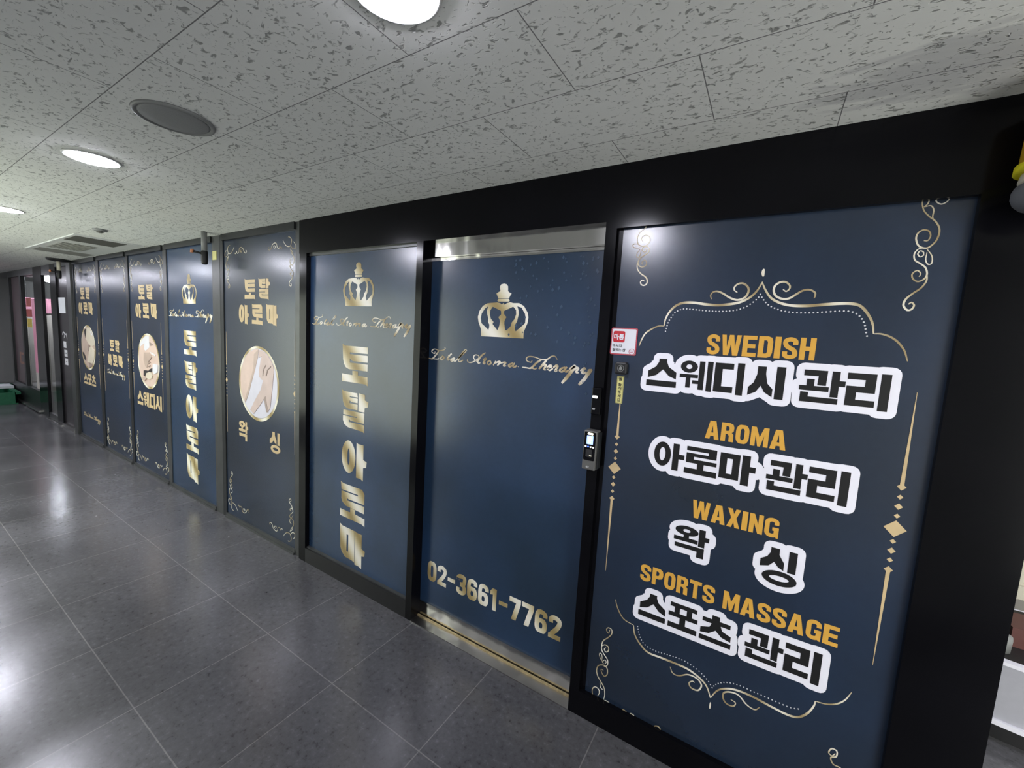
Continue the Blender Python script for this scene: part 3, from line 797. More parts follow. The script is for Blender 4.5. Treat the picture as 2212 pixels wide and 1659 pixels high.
def corner_scroll(y, x_edge, z_edge, sx, sz, parent, scale=1.0, width=0.0052):
    """scroll ornament for one corner of a window; drawn for a lower right corner and mirrored by sx, sz"""
    p = Print(y)
    for lp in CORNER:
        p.ribbon(mm(lp, x_edge, z_edge, sx * scale, sz * scale), width, 0.5, per=5)
    return p.build('corner_scroll', M['gold_fine'], parent)

def diamond_line(y, x, zc, up, down, parent, big=(0.016, 0.024), small=0.0072, gap=0.03):
    """thin tapering line - beads - big diamond - beads - line"""
    p = Print(y)
    p.diamond(x, zc, *big)
    for sgn, far in ((1, up), (-1, down)):
        for i, f in enumerate((0.75, 1.0, 0.75)):
            z = zc + sgn * (big[1] + gap * 0.45 + gap * i * 0.95)
            p.diamond(x, z, small * f, small * f)
        z = zc + sgn * (big[1] + gap * 3.35)
        p.diamond(x, z, small * 1.1, small * 1.1)
        p.poly([(x - small * 0.5, z), (x + small * 0.5, z), (x + 0.0006, zc + sgn * far), (x - 0.0006, zc + sgn * far)][::sgn])
    return p.build('diamond_line', M['tan'], parent)

def clip_circle(pts, n=32):
    """Sutherland-Hodgman clip of a polygon to the unit circle"""
    out = pts
    for i in range(n):
        a0, a1 = 2 * math.pi * i / n, 2 * math.pi * (i + 1) / n
        A, B = Vector((math.cos(a0), math.sin(a0))), Vector((math.cos(a1), math.sin(a1)))
        e = B - A
        def side(p):
            return e.x * (p[1] - A.y) - e.y * (p[0] - A.x)
        src, out = out, []
        for k in range(len(src)):
            p, r_ = src[k - 1], src[k]
            sp, sr = side(p), side(r_)
            if (sp >= 0) != (sr >= 0):
                t = sp / (sp - sr)
                out.append((p[0] + t * (r_[0] - p[0]), p[1] + t * (r_[1] - p[1])))
            if sr >= 0:
                out.append(r_)
        if not out:
            return []
    return out

def oval_picture(y, cx, cz, r, key, base, parent):
    ringp = Print(y)
    ringp.poly(ellipse(cx, cz, r, r, 56), ellipse(cx, cz + r * 0.01, r * 0.925, r * 0.925, 56))
    rim = ringp.build('picture_rim', M['gold'], parent)
    b = Print(y)
    b.poly(ellipse(cx, cz + r * 0.01, r * 0.93, r * 0.93, 48))
    pic = b.build('round_picture', M[base], parent)
    lay = {}
    for i, (mat, pts) in enumerate(PICS[key]):
        lp = clip_circle([(a / 92, b_ / 92) for a, b_ in pts])
        if len(lp) < 3:
            continue
        k = Print(y, 1 + i)
        k.poly([(cx + a * r * 0.92, cz + b_ * r * 0.92) for a, b_ in lp])
        k.build({'dark': 'dark_shape', 'shade': 'crease', 'white': 'cloth', 'cream': 'pale_form'}.get(mat, 'skin_form'),
                M['p_tan' if mat == 'tan' else mat], pic)
    return pic

def two_line_name(y, x0, x1, z0, z1, top, parent, mat='gold'):
    """the two-storey word: two letters above three"""
    p = Print(y)
    w_ = x1 - x0
    lw = w_ * 0.265
    h = (z1 - z0)
    zt0 = z0 + h * 0.56
    tx0, tx1 = top
    glyph(p, HB, '토', tx0, tx0 + (tx1 - tx0) * 0.42, zt0, z1)
    glyph(p, HB, '탈', tx0 + (tx1 - tx0) * 0.58, tx1, zt0, z1)
    zb1 = z0 + h * 0.445
    for i, ch in enumerate('아로마'):
        a = x0 + i * (w_ - lw) / 2
        glyph(p, HB, ch, a, a + lw, z0, zb1)
    return p.build('gold_name', M[mat], parent)

def word(y, text, boxes, z0, z1, mat, parent, name='gold_word'):
    p = Print(y)
    for ch, (a, b_) in zip(text, boxes):
        glyph(p, HA, ch, a, b_, z0, z1)
    return p.build(name, M[mat], parent)
# ================================================================== THE SETTING
XL, XR = -14.2, 5.2
floor = struct(MB().box(XL, XR, BACK - 0.2, 3.0, -0.12, 0.0).build('floor', M['floor']), 'dark grey polished stone tile floor of the corridor', 'floor')
ceil = struct(MB().box(XL, XR, BACK - 0.2, 3.0, H, H + 0.12).build('ceiling', M['ceiling']), 'grey fissured ceiling boards laid in half bond over the corridor', 'ceiling')

# black fascia over the entrance, from the side light to the pillar
wf = MB()
wf.box(-2.60, 0.61, 0.0, 0.16, 2.045, H)
wall_front = struct(wf.build('wall_front', M['black']), 'glossy black fascia band above the entrance door and panels', 'fascia')

# pillar at the right end
wr = MB()
wr.box(0.42, 0.61, 0.0, 0.55, 0.0, 2.045)
wall_right = struct(wr.build('wall_right', M['black']), 'wide glossy black pillar right of the price panel', 'pillar')

# posts between side light, door and price panel
def post(name, x0, x1, y1, label, z1=2.045):
    return struct(MB().box(x0, x1, 0.0, y1, 0.0, z1).build(name, M['black']), label, 'door post')
post('trim_1', -2.595, -2.522, 0.16, 'black post between the waxing window and the side light with vertical name')
post('trim_2', -1.568, -1.524, 0.16, 'glossy black post on the left of the sliding door')
post('trim_3', -0.576, -0.533, 0.06, 'glossy black post on the right of the sliding door, behind the reader')

def pane_window(name, x0, x1, z0, z1, y, label, film='film', depth=0.02):
    r = empty(name, ((x0 + x1) / 2, y, z0))
    struct(r, label, 'window')
    p = MB().rbox(x0, x1, y, y + depth, z0, z1, 0.012, 3).build('printed_pane', M[film], r)
    return r

# ---------------------------------------------------------------- window_8: the price panel right of the door
Y8 = 0.02
w8 = pane_window('window_8', -0.513, 0.425, 0.10, 2.028, Y8, 'big navy price panel listing four treatments in white outlined letters')
fr = MB()
fr.box(-0.533, 0.42, 0.0, 0.10, 0.0, 0.112)
fr.box(-0.533, 0.42, 0.0, 0.05, 2.019, 2.045)
fr.box(-0.533, -0.5125, 0.0190, 0.05, 0.112, 2.019)
fr.build('frame', M['black'], w8)
p = Print(Y8)
for wd, lp in CREST_TOP:
    p.ribbon(mm(lp), wd / 1000 * 1.05, 0.35)
p.build('crest_ornament', M['gold_fine'], w8)
p = Print(Y8)
for wd, lp in CREST_BOTTOM:
    p.ribbon(mm(lp), wd / 1000 * 1.0, 0.35)
p.build('crest_ornament', M['gold_fine'], w8)
p = Print(Y8)
for i, lp in enumerate(DOTS):
    p.dots(mm(lp), 0.0024 if i < 2 else 0.0019, 0.0105)
p.build('dotted_line', M['dot'], w8)
groups = [CORNER8[0:5], CORNER8[5:13], CORNER8[13:24], CORNER8[24:25]]
for g in groups:
    p = Print(Y8)
    for wd, lp in g:
        p.ribbon(mm(lp), wd / 1000 * 0.95, 0.5)
    p.build('corner_scroll', M['gold_fine'], w8)

def amber_line(text, x0, x1, z0, z1):
    o = caps(Print(Y8), text, x0, x1, z0, z1).build('amber_lettering', M['amber'], w8)
    o['label'] = 'amber capitals reading ' + text
amber_line('SWEDISH', -0.184, 0.122, 1.569, 1.638)
amber_line('AROMA', -0.159, 0.079, 1.275, 1.339)
amber_line('WAXING', -0.174, 0.090, 0.980, 1.046)
amber_line('SPORTS', -0.332, -0.071, 0.682, 0.748)
amber_line('MASSAGE', -0.044, 0.279, 0.682, 0.748)

def outlined(text, boxes, z0, z1, r=0.021):
    a = Print(Y8)
    for ch, (x0, x1) in zip(text, boxes):
        outline(a, HA, ch, x0, x1, z0, z1, r)
    o = a.build('outlined_word', M['white_vinyl'], w8)
    o['label'] = 'black Korean word with a white outline'
    b_ = Print(Y8, 1)
    for ch, (x0, x1) in zip(text, boxes):
        glyph(b_, HA, ch, x0, x1, z0, z1)
    b_.build('black_letters', M['black_vinyl'], o)
outlined('스웨디시', [(-0.377, -0.272), (-0.262, -0.154), (-0.150, -0.058), (-0.046, 0.056)], 1.440, 1.542)
outlined('관리', [(0.093, 0.206), (0.209, 0.310)], 1.440, 1.540)
outlined('아로마', [(-0.324, -0.218), (-0.216, -0.110), (-0.103, 0.005)], 1.138, 1.237)
outlined('관리', [(0.036, 0.146), (0.148, 0.252)], 1.138, 1.238)
outlined('왁', [(-0.225, -0.110)], 0.838, 0.942)
outlined('싱', [(0.050, 0.160)], 0.823, 0.948)
outlined('스포츠', [(-0.326, -0.226), (-0.216, -0.116), (-0.107, -0.005)], 0.541, 0.640)
outlined('관리', [(0.036, 0.146), (0.150, 0.249)], 0.541, 0.642)
diamond_line(Y8, -0.469, 1.099, 0.30, 0.43, w8, big=(0.025, 0.025), small=0.0095)
diamond_line(Y8, 0.3655, 1.098, 0.40, 0.43, w8, big=(0.0255, 0.025), small=0.0095)

# ---------------------------------------------------------------- door_1: the sliding door
Y7 = 0.07
d1 = empty('door_1', (-1.08, Y7, 0.05))
struct(d1, 'sliding door with navy film, gold crown and telephone number', 'door')
MB().box(-1.60, -0.562, Y7, Y7 + 0.035, 0.092, 1.962).build('printed_pane', M['film_blue'], d1)
MB().box(-1.525, -0.577, Y7 - 0.004, Y7 + 0.03, 0.012, 0.094).box(-1.525, -0.577, Y7 - 0.008, Y7, 0.088, 0.096).build('kick_plate', M['steel'], d1)
MB().box(-1.525, -0.577, Y7 - 0.006, Y7 + 0.03, 1.957, 1.971).build('top_rail', M['steel'], d1)
crown(Y7, -1.214, -0.932, 1.588, 1.836, d1)
script_line(Y7, -1.528, -0.614, 1.405, 1.522, d1, bold=1.0)
p = Print(Y7)
caps(p, '02-3661-7762', -1.475, -0.662, 0.232, 0.345, 0.12)
p.build('telephone_number', M['gold'], d1)
rnd = random.Random(4)
p = Print(Y7)
for i in range(120):
    u, v_ = rnd.random(), rnd.random()
    x = -0.62 - 0.42 * u ** 1.5
    z = 1.94 - 0.62 * v_ ** 1.3
    if z > 1.56 or x > -0.66:
        s_ = rnd.uniform(0.004, 0.010)
        p.diamond(x, z, s_ * 0.7, s_)
p.build('printed_flakes', M['flake'], d1)

# steel header and threshold of the doorway
trim = MB()
trim.box(-1.475, -0.576, 0.035, 0.12, 1.972, 2.045)
struct(trim.build('trim_4', M['steel']), 'polished steel header plate above the sliding door', 'header')
struct(MB().box(-1.524, -0.576, -0.004, 0.16, 0.0, 0.006).build('trim_5', M['steel_worn']), 'worn steel threshold plate under the sliding door', 'threshold')
struct(MB().box(-1.524, -0.576, 0.052, 0.061, 0.006, 0.013).build('trim_6', M['brass']), 'thin brass track strip along the door threshold', 'door track')

# ---------------------------------------------------------------- window_7: side light left of the door
Y6 = 0.03
w7 = pane_window('window_7', -2.523, -1.56, 0.08, 2.05, Y6, 'navy side light left of the door with gold crown and vertical name', 'film_blue')
fr = MB()
fr.box(-2.522, -1.568, 0.0, 0.06, 0.0, 0.098)
fr.build('frame', M['black_matt'], w7)
MB().box(-2.522, -1.568, 0.012, 0.031, 0.098, 0.104).box(-2.522, -1.568, 0.020, 0.031, 2.030, 2.0449).build('bead', M['mullion'], w7)
crown(Y6, -2.194, -1.918, 1.722, 1.972, w7)
script_line(Y6, -2.502, -1.622, 1.560, 1.668, w7, bold=1.0)
p = Print(Y6)
for ch, z0, z1 in (('토', 1.268, 1.489), ('탈', 0.985, 1.212), ('아', 0.693, 0.915), ('로', 0.412, 0.632), ('마', 0.135, 0.357)):
    glyph(p, HB, ch, -2.184, -1.960, z0, z1)
p.build('vertical_name', M['gold'], w7)

# ---------------------------------------------------------------- the five film-covered windows further left
YW = 0.02
def shop_window(name, x0, x1, label, mull, mat='mullion', film='film'):
    r = pane_window(name, x0, x1, 0.036, 2.205, YW, label, film)
    f_ = MB()
    a, b_ = mull                                   # the mullion at its left side
    f_.box(a, b_, 0.013, 0.06, 0.0, H)
    f_.build('mullion', M[mat], r)
    s_ = MB()
    s_.box(b_, x1, 0.0, 0.06, 0.0, 0.016).box(b_, x1, 0.008, 0.05, 0.016, 0.036)
    s_.build('sill', M['mullion'], r)
    MB().box(b_, x1, 0.0, 0.06, 2.203, H).build('head_rail', M['mullion_dark'], r)
    return r

w6 = shop_window('window_6', -3.64, -2.66, 'navy waxing window with a round picture of a hand and skin', (-3.690, -3.64), 'mullion_dark')
MB().box(-2.662, -2.600, 0.012, 0.06, 0.0, H).build('mullion', M['mullion'], w6)
two_line_name(YW, -3.416, -2.887, 1.583, 1.906, (-3.322, -2.989), w6, 'tan')
oval_picture(YW, -3.147, 1.150, 0.277, 'P5', 'lilac', w6)
word(YW, '왁', [(-3.436, -3.300)], 0.690, 0.838, 'tan', w6)
word(YW, '싱', [(-2.992, -2.850)], 0.672, 0.825, 'tan', w6)
diamond_line(YW, -2.679, 1.131, 0.42, 0.42, w6)
diamond_line(YW, -3.620, 1.134, 0.38, 0.42, w6)
corner_scroll(YW, -2.660, 0.036, 1, 1, w6)
corner_scroll(YW, -3.635, 0.046, -1, 1, w6)
corner_scroll(YW, -2.660, 2.195, 1, -1, w6)
corner_scroll(YW, -3.635, 2.195, -1, -1, w6)

w5 = shop_window('window_5', -4.705, -3.815, 'navy window with a gold crown and vertical name, next to the waxing window', (-4.780, -4.705), 'mullion', 'film_blue')
MB().box(-3.815, -3.690, 0.012, 0.06, 0.0, H).build('mullion', M['mullion'], w5)
crown(YW, -4.405, -4.119, 1.728, 1.977, w5)
script_line(YW, -4.690, -3.845, 1.570, 1.680, w5, bold=1.3)
p = Print(YW)
for ch, z0, z1 in (('토', 1.285, 1.497), ('탈', 0.988, 1.226), ('아', 0.705, 0.936), ('로', 0.426, 0.652), ('마', 0.150, 0.382)):
    glyph(p, HB, ch, -4.382, -4.150, z0, z1)
p.build('vertical_name', M['gold'], w5)

w4 = shop_window('window_4', -5.665, -4.780, 'navy window with a round picture of a facial treatment', (-5.735, -5.665), 'mullion_dark')
two_line_name(YW, -5.511, -4.965, 1.583, 1.908, (-5.408, -5.058), w4, 'tan')
oval_picture(YW, -5.22, 1.157, 0.275, 'P3', 'skin', w4)
word(YW, '스웨디시', [(-5.546, -5.400), (-5.385, -5.235), (-5.220, -5.085), (-5.070, -4.920)], 0.690, 0.835, 'tan', w4)
diamond_line(YW, -4.885, 1.131, 0.42, 0.42, w4)
diamond_line(YW, -5.630, 1.131, 0.42, 0.42, w4)
for sx, xe in ((1, -4.790), (-1, -5.655)):
    corner_scroll(YW, xe, 0.046, sx, 1, w4, width=0.007)
    corner_scroll(YW, xe, 2.195, sx, -1, w4)

w3 = shop_window('window_3', -6.595, -5.735, 'navy window with a small gold name and script line at mid height', (-6.690, -6.595), 'mullion_dark')
two_line_name(YW, -6.42, -5.945, 1.03, 1.320, (-6.330, -6.035), w3, 'tan')
script_line(YW, -6.470, -5.893, 0.895, 0.985, w3, bold=1.5)
diamond_line(YW, -5.775, 1.131, 0.42, 0.42, w3)
diamond_line(YW, -6.560, 1.131, 0.42, 0.42, w3)
for sx, xe in ((1, -5.745), (-1, -6.585)):
    corner_scroll(YW, xe, 0.046, sx, 1, w3, width=0.007)
    corner_scroll(YW, xe, 2.195, sx, -1, w3)

w2 = shop_window('window_2', -7.570, -6.690, 'farthest navy window with a round picture of a back massage', (-7.635, -7.570), 'mullion_dark')
two_line_name(YW, -7.440, -6.890, 1.590, 1.912, (-7.335, -6.980), w2, 'tan')
oval_picture(YW, -7.13, 1.18, 0.275, 'P1', 'p_tan', w2)
word(YW, '스포츠', [(-7.365, -7.225), (-7.205, -7.065), (-7.045, -6.905)], 0.715, 0.850, 'tan', w2)
script_line(YW, -7.45, -6.81, 0.255, 0.345, w2, 'tan', bold=1.6)
diamond_line(YW, -6.735, 1.131, 0.42, 0.42, w2)
diamond_line(YW, -7.535, 1.131, 0.42, 0.42, w2)
for sx, xe in ((1, -6.70), (-1, -7.56)):
    corner_scroll(YW, xe, 2.195, sx, -1, w2)

# ---------------------------------------------------------------- the neighbouring shop at the far left
w1 = empty('window_1', (-8.0, 0.02, 0.0))
struct(w1, 'dark purple end panel with white vertical writing beside the far glass door', 'window')
MB().box(-8.35, -7.80, 0.02, 0.05, 0.04, 2.2).build('printed_pane', M['dark_panel'], w1)
MB().box(-7.80, -7.635, -0.004, 0.06, 0.0, H).build('mullion', M['mullion'], w1)
MB().box(-8.35, -7.80, 0.0, 0.06, 2.2, H).build('head_rail', M['mullion_dark'], w1)
MB().box(-8.35, -7.80, -0.01, 0.06, 0.0, 0.05).build('sill', M['steel_worn'], w1)
p = Print(0.02)
for z0, z1, a, b_ in ((1.12, 1.205, -8.22, -8.09), (1.0, 1.09, -8.20, -8.06), (0.885, 0.975, -8.19, -8.05)):
    p.poly(q(a, z0, b_, z1), q(a + 0.05, z0 + 0.036, b_ - 0.05, z1 - 0.036))
p.ribbon([(-8.26, 1.29), (-8.2, 1.33), (-8.14, 1.30), (-8.18, 1.25)], 0.018)
p.ribbon([(-8.13, 1.29), (-8.07, 1.31), (-8.04, 1.24)], 0.014)
p.build('white_lettering', M['dot'], w1)
struct(MB().box(-8.64, -8.35, 0.0, 0.035, 0.0, H).build('trim_7', M['black']), 'broad black post right of the far glass door', 'door post')
struct(MB().box(-9.60, -9.12, 0.0, 0.035, 0.0, H).build('trim_8', M['black']), 'broad black post left of the far glass door', 'door post')
d2 = empty('door_2', (-8.88, 0.04, 0.0))
struct(d2, 'clear glass door of the neighbouring shop at the far left', 'door')
MB().box(-9.12, -8.64, 0.026, 0.034, 0.09, 2.12).build('glass_pane', M['glass'], d2)
MB().box(-9.12, -8.64, 0.004, 0.035, 2.12, H).build('head_rail', M['mullion_dark'], d2)
MB().box(-9.12, -8.64, 0.004, 0.035, 0.0, 0.09).build('bottom_rail', M['mullion'], d2)
MB().box(-9.12, -8.35, -0.03, 0.02, 0.0, 0.012).build('threshold', M['steel_worn'], d2)
for nm, x0, x1, lab in (('window_9', -10.45, -9.60, 'far shop window with red and yellow posters and a pink stripe'),
                        ('window_10', -11.35, -10.55, 'far dark shop window with a small orange picture')):
    r = empty(nm, ((x0 + x1) / 2, 0.03, 0))
    struct(r, lab, 'window')
    MB().box(x0, x1, 0.03, 0.05, 0.35, 2.15).build('glass_pane', M['mauve'] if nm == 'window_10' else M['glass'], r)
    MB().box(x0, x1, 0.0, 0.08, 0.0, 0.35).build('base_panel', M['mullion_dark'], r)
    MB().box(x0, x1, 0.0, 0.08, 2.15, H).build('head_rail', M['mullion_dark'], r)
    MB().box(x0 - 0.10, x0, 0.0, 0.045, 0.0, H).build('mullion', M['mullion_dark'], r)
    MB().box(x0, x1, -0.03, 0.0, 0.02, 0.05).build('sill', M['steel_worn'], r)
    if nm == 'window_9':
        Print(0.03).poly(q(-10.35, 1.50, -9.98, 1.62)).poly(q(-10.33, 1.66, -10.0, 1.80)).build('red_poster', M['poster_red'], r)
        Print(0.03).poly(q(-10.33, 1.33, -10.02, 1.47)).build('yellow_poster', M['poster_yellow'], r)
        Print(0.03).poly([(-9.95, 0.62), (-9.62, 0.62), (-9.62, 1.78), (-9.98, 1.78)]).build('pink_stripe', M['pink_wall'], r)
        Print(0.03).poly(q(-9.95, 0.36, -9.70, 0.62)).build('pale_poster', M['cream_wall'], r)
    else:
        Print(0.03).poly(q(-11.05, 0.68, -10.60, 0.88), q(-10.97, 0.72, -10.68, 0.84)).build('orange_picture', M['poster_orange'], r)
struct(MB().box(-12.3, -11.45, 0.0, 0.15, 0.0, H).build('trim_9', M['black']), 'dark pier beyond the last far shop window', 'pier')
struct(MB().box(XL, -12.3, 0.04, 0.15, 0.0, H).build('wall_far', M['dark_panel']), 'dark wall at the far left end of the shop row', 'wall')
struct(MB().box(XL - 0.15, XL, BACK - 0.2, 3.0, 0.0, H).build('wall_left', M['back_wall']), 'grey end wall of the corridor', 'wall')

# interior of the neighbouring shop, seen through its glass
inner = MB()
inner.box(XL, -8.0, 2.6, 2.7, 0.0, H)
inner.box(-12.3, -12.2, 0.15, 2.6, 0.0, 1.80)
inner.box(-8.45, -8.35, 0.12, 2.6, 0.0, H)
struct(inner.build('wall_inner', M['cream_wall']), 'pale inner walls of the neighbouring shop', 'wall')
struct(MB().box(-12.2, -12.17, 0.15, 1.6, 1.57, 1.85).build('trim_10', M['pink_wall']), 'pink panel inside the neighbouring shop', 'panel')

struct(MB().box(-11.95, -11.90, 0.62, 0.67, 0.0, 1.55).build('trim_11', M['black_matt']), 'thin dark upright inside the neighbouring shop', 'upright')

# opposite side of the corridor, behind the photographer: wall with a lit shop window and an added fill window
bw = MB()
bw.box(XL, XR, BACK - 0.2, BACK - 0.1, 0.0, H)
bw.box(-3.1, 1.5, BACK - 0.1, BACK, 0.0, H)
bw.box(1.5, XR, BACK - 0.1, BACK, 0.0, 0.30)
bw.box(1.5, XR, BACK - 0.1, BACK, 2.12, H)
bw.box(XL, -6.9, BACK - 0.1, BACK, 0.0, H)
bw.box(-6.9, -3.1, BACK - 0.1, BACK, 0.0, 0.30)
bw.box(-6.9, -3.1, BACK - 0.1, BACK, 2.05, H)
struct(bw.build('wall_back', M['back_wall']), 'grey wall on the opposite side of the corridor', 'wall')
w11 = empty('window_11', (-5.0, BACK, 0.3))
struct(w11, 'lit shop window on the opposite side of the corridor', 'window')
MB().box(-6.9, -3.1, BACK - 0.09, BACK - 0.06, 0.30, 2.05).build('lit_pane', M['shop_light'], w11)
for x in (-6.9, -5.65, -4.4, -3.15):
    MB().box(x, x + 0.05, BACK - 0.06, BACK, 0.30, 2.05).build('mullion', M['mullion_dark'], w11)
fill_win = empty('added_fill_window', (3.35, BACK, 0.3))  # unseen glowing window, added to lift the ceiling brightness
struct(fill_win, 'unseen bright window added to light the ceiling, right of the photographer', 'window')
MB().box(1.5, XR, BACK - 0.09, BACK - 0.06, 0.30, 2.12).build('lit_pane', M['ceiling_fill_light'], fill_win)
for x in (1.5, 2.75, 4.0):
    MB().box(x, x + 0.05, BACK - 0.06, BACK, 0.30, 2.12).build('mullion', M['mullion_dark'], fill_win)
# ================================================================== THINGS ON THE CEILING
def downlight(x, y, label):
    t = empty('ceiling_downlight', (x, y, H))
    tag(t, label, 'ceiling light', 'round ceiling downlights')
    MB().lathe([(0.094, 0.0), (0.092, -0.005), (0.087, -0.006), (0.084, -0.003)], x, y, H, 40).build('trim_ring', M['white_plastic'], t)
    MB().lathe([(0.085, -0.003), (0.078, -0.008), (0.060, -0.011), (0.03, -0.013), (0.004, -0.0135)], x, y, H, 40).build('diffuser', M['lamp'], t)
    return t
LX, LY, LS = -0.695, -0.95, 1.86
labs = ['nearest bright round ceiling downlight, cut off by the top of the photo',
        'bright round ceiling downlight just left of the round grey speaker',
        'bright round ceiling downlight at the left edge, above the air conditioner',
        'fourth downlight along the row, mirrored as a glow on the floor tiles',
        'fifth downlight along the row toward the far end of the corridor',
        'sixth downlight along the row, near the green crate',
        'seventh and last downlight at the far end of the corridor']
for k, lab in enumerate(labs):
    downlight(LX - LS * k, LY, lab)

sp = empty('ceiling_speaker', (-1.77, -0.93, H))
tag(sp, 'round grey speaker cover flush in the ceiling beside a downlight', 'speaker')
MB().lathe([(0.112, 0.0), (0.110, -0.006), (0.102, -0.008), (0.100, -0.004)], -1.77, -0.93, H, 40).build('rim', M['grey_plastic'], sp)
MB().lathe([(0.101, -0.002), (0.09, -0.007), (0.05, -0.010), (0.003, -0.011)], -1.77, -0.93, H, 40).build('grille', M['speaker'], sp)

ac = empty('ceiling_air_conditioner', (-5.9, -0.27, H))
tag(ac, 'white ceiling air conditioner panel with a dark air slot and grey grille', 'air conditioner')
MB().box(-6.78, -5.02, -0.50, -0.04, H - 0.010, H).build('panel', M['white_plastic'], ac)
MB().box(-5.43, -5.07, -0.478, -0.150, H - 0.013, H - 0.004).build('air_slot', M['vent_dark'], ac)
g = MB()
g.box(-6.22, -5.66, -0.45, -0.20, H - 0.013, H - 0.004)
for i in range(9):
    g.box(-6.22, -5.66, -0.445 + i * 0.027, -0.436 + i * 0.027, H - 0.017, H - 0.012)
g.build('return_grille', M['vent_grey'], ac)
MB().box(-6.74, -6.40, -0.46, -0.06, H - 0.012, H - 0.004).build('louver', M['vent_grey'], ac)

t = empty('ceiling_sensor', (-4.53, -0.457, H))
tag(t, 'small dark round sensor on the ceiling ahead of the air conditioner', 'sensor')
MB().lathe([(0.045, 0.0), (0.043, -0.010), (0.030, -0.016)], -4.53, -0.457, H, 24).build('base', M['grey_plastic'], t)
MB().lathe([(0.022, -0.015), (0.020, -0.024), (0.008, -0.029)], -4.53, -0.457, H, 20).build('detector', M['vent_dark'], t)

def hung_sensor(x, y, label, stem_mat, base):
    t = empty('ceiling_camera', (x, y, H))
    tag(t, label, 'security camera')
    if base:
        MB().lathe([(0.11, 0.0), (0.10, -0.02), (0.05, -0.03)], x, y, H, 24).build('base_plate', M['black_matt'], t)
    MB().lathe([(0.019, 0.0), (0.019, -0.142)], x, y, H, 20).build('stem', M[stem_mat], t)
    MB().lathe([(0.019, -0.140), (0.023, -0.146), (0.023, -0.215), (0.020, -0.222), (0.021, -0.232), (0.012, -0.240)], x, y, H, 20).build('body', M['black_matt'], t)
    MB().tube([(x - 0.006, y - 0.015, H - 0.160), (x - 0.026, y - 0.062, H - 0.152)], 0.008, 10).build('arm', M['black_matt'], t)
    MB().tube([(x - 0.026, y - 0.060, H - 0.152), (x - 0.034, y - 0.076, H - 0.149)], 0.014, 12).build('lens', M['orange'], t)
    return t
hung_sensor(-3.685, -0.09, 'black camera hanging on a short grey stem near the waxing window', 'grey_plastic', False)
hung_sensor(-7.62, -0.10, 'far black camera hanging on a pale stem beyond the air conditioner', 'beige', True)

# ================================================================== THINGS ON THE SHOP FRONT
# sticker
s = empty('round_cornered_sticker', (-0.476, Y8, 1.597))
tag(s, 'square white sticker with a red border at the left edge of the price panel', 'sticker')
Print(Y8 - 0.001, 1).poly(rrect(-0.526, -0.425, 1.546, 1.649, 0.006)).build('border', M['pinkred'], s)
Print(Y8 - 0.001, 2).poly(rrect(-0.5215, -0.4295, 1.5505, 1.6445, 0.004)).build('white_field', M['sticker_white'], s)
Print(Y8 - 0.001, 3).poly(rrect(-0.5165, -0.4715, 1.5935, 1.6365, 0.007)).build('red_badge', M['red'], s)
Print(Y8 - 0.001, 4).text('마통', -0.5135, -0.4745, 1.603, 1.626, 0.035).build('badge_lettering', M['sticker_white'], s)
Print(Y8 - 0.001, 3).text('마사지', -0.5165, -0.4815, 1.5745, 1.5860, 0.012).text('잘하는 샵', -0.5165, -0.4655, 1.5585, 1.5705, 0.012).build('lettering', M['ink'], s)
Print(Y8 - 0.001, 3).poly(ellipse(-0.4405, 1.560, 0.0115, 0.0115, 24), ellipse(-0.4405, 1.560, 0.0100, 0.0100, 24)).poly(q(-0.447, 1.5615, -0.434, 1.5640)).poly(q(-0.446, 1.5555, -0.435, 1.5580)).build('seal', M['pinkred'], s)

# door bell
b = empty('door_bell', (-0.47, Y8, 1.495))
tag(b, 'small black square door bell button under the red bordered sticker', 'door bell')
MB().rbox(-0.496, -0.449, Y8 - 0.022, Y8, 1.4715, 1.5185, 0.009, 5, 0.006).build('housing', M['black_matt'], b)
yb = Y8 - 0.022
p = Print(yb)
p.poly(ellipse(-0.4725, 1.495, 0.0125, 0.0125, 24), ellipse(-0.4725, 1.495, 0.0112, 0.0112, 24))
p.build('button_ring', M['grey_plastic'], b)
p = Print(yb)
p.poly([(-0.4795, 1.490), (-0.4655, 1.490), (-0.4675, 1.494), (-0.4680, 1.499), (-0.4725, 1.503), (-0.4770, 1.499), (-0.4775, 1.494)]).poly(ellipse(-0.4725, 1.4885, 0.002, 0.002, 10))
p.build('bell_symbol', M['grey_plastic'], b)

# yellow label
l = empty('paper_label', (-0.475, Y8, 1.41))
tag(l, 'narrow yellow paper label with handwritten vertical writing under the door bell', 'label')
Print(Y8, 1).poly(q(-0.489, 1.357, -0.4615, 1.4635)).build('paper', M['yellow_paper'], l)
p = Print(Y8, 2)
z = 1.4585
for ch in ['벨', '', '눌', '러', '주', '세', '요']:
    if ch:
        p.text(ch, -0.4815, -0.4690, z - 0.0125, z, 0.014)
        z -= 0.0150
    else:
        z -= 0.006
p.build('handwriting', M['ink'], l)
Print(Y8, 2).poly(q(-0.4877, 1.3583, -0.4628, 1.4622), q(-0.4870, 1.3590, -0.4635, 1.4615)).build('border_line', M['ink'], l)

# access sensor strip on the post
t = empty('access_sensor', (-0.556, 0.0, 1.36))
tag(t, 'glossy black access sensor strip on the door post above the reader', 'sensor')
MB().rbox(-0.574, -0.537, -0.016, 0.0, 1.304, 1.412, 0.004, 4, 0.004).build('housing', M['black'], t)
MB().rbox(-0.570, -0.549, -0.0172, -0.0155, 1.3705, 1.3800, 0.0035, 4).build('lit_window', M['led_white'], t)
Print(-0.016).text('ADT', -0.5685, -0.5555, 1.3235, 1.3300, 0.01).build('maker_mark', M['dot'], t)

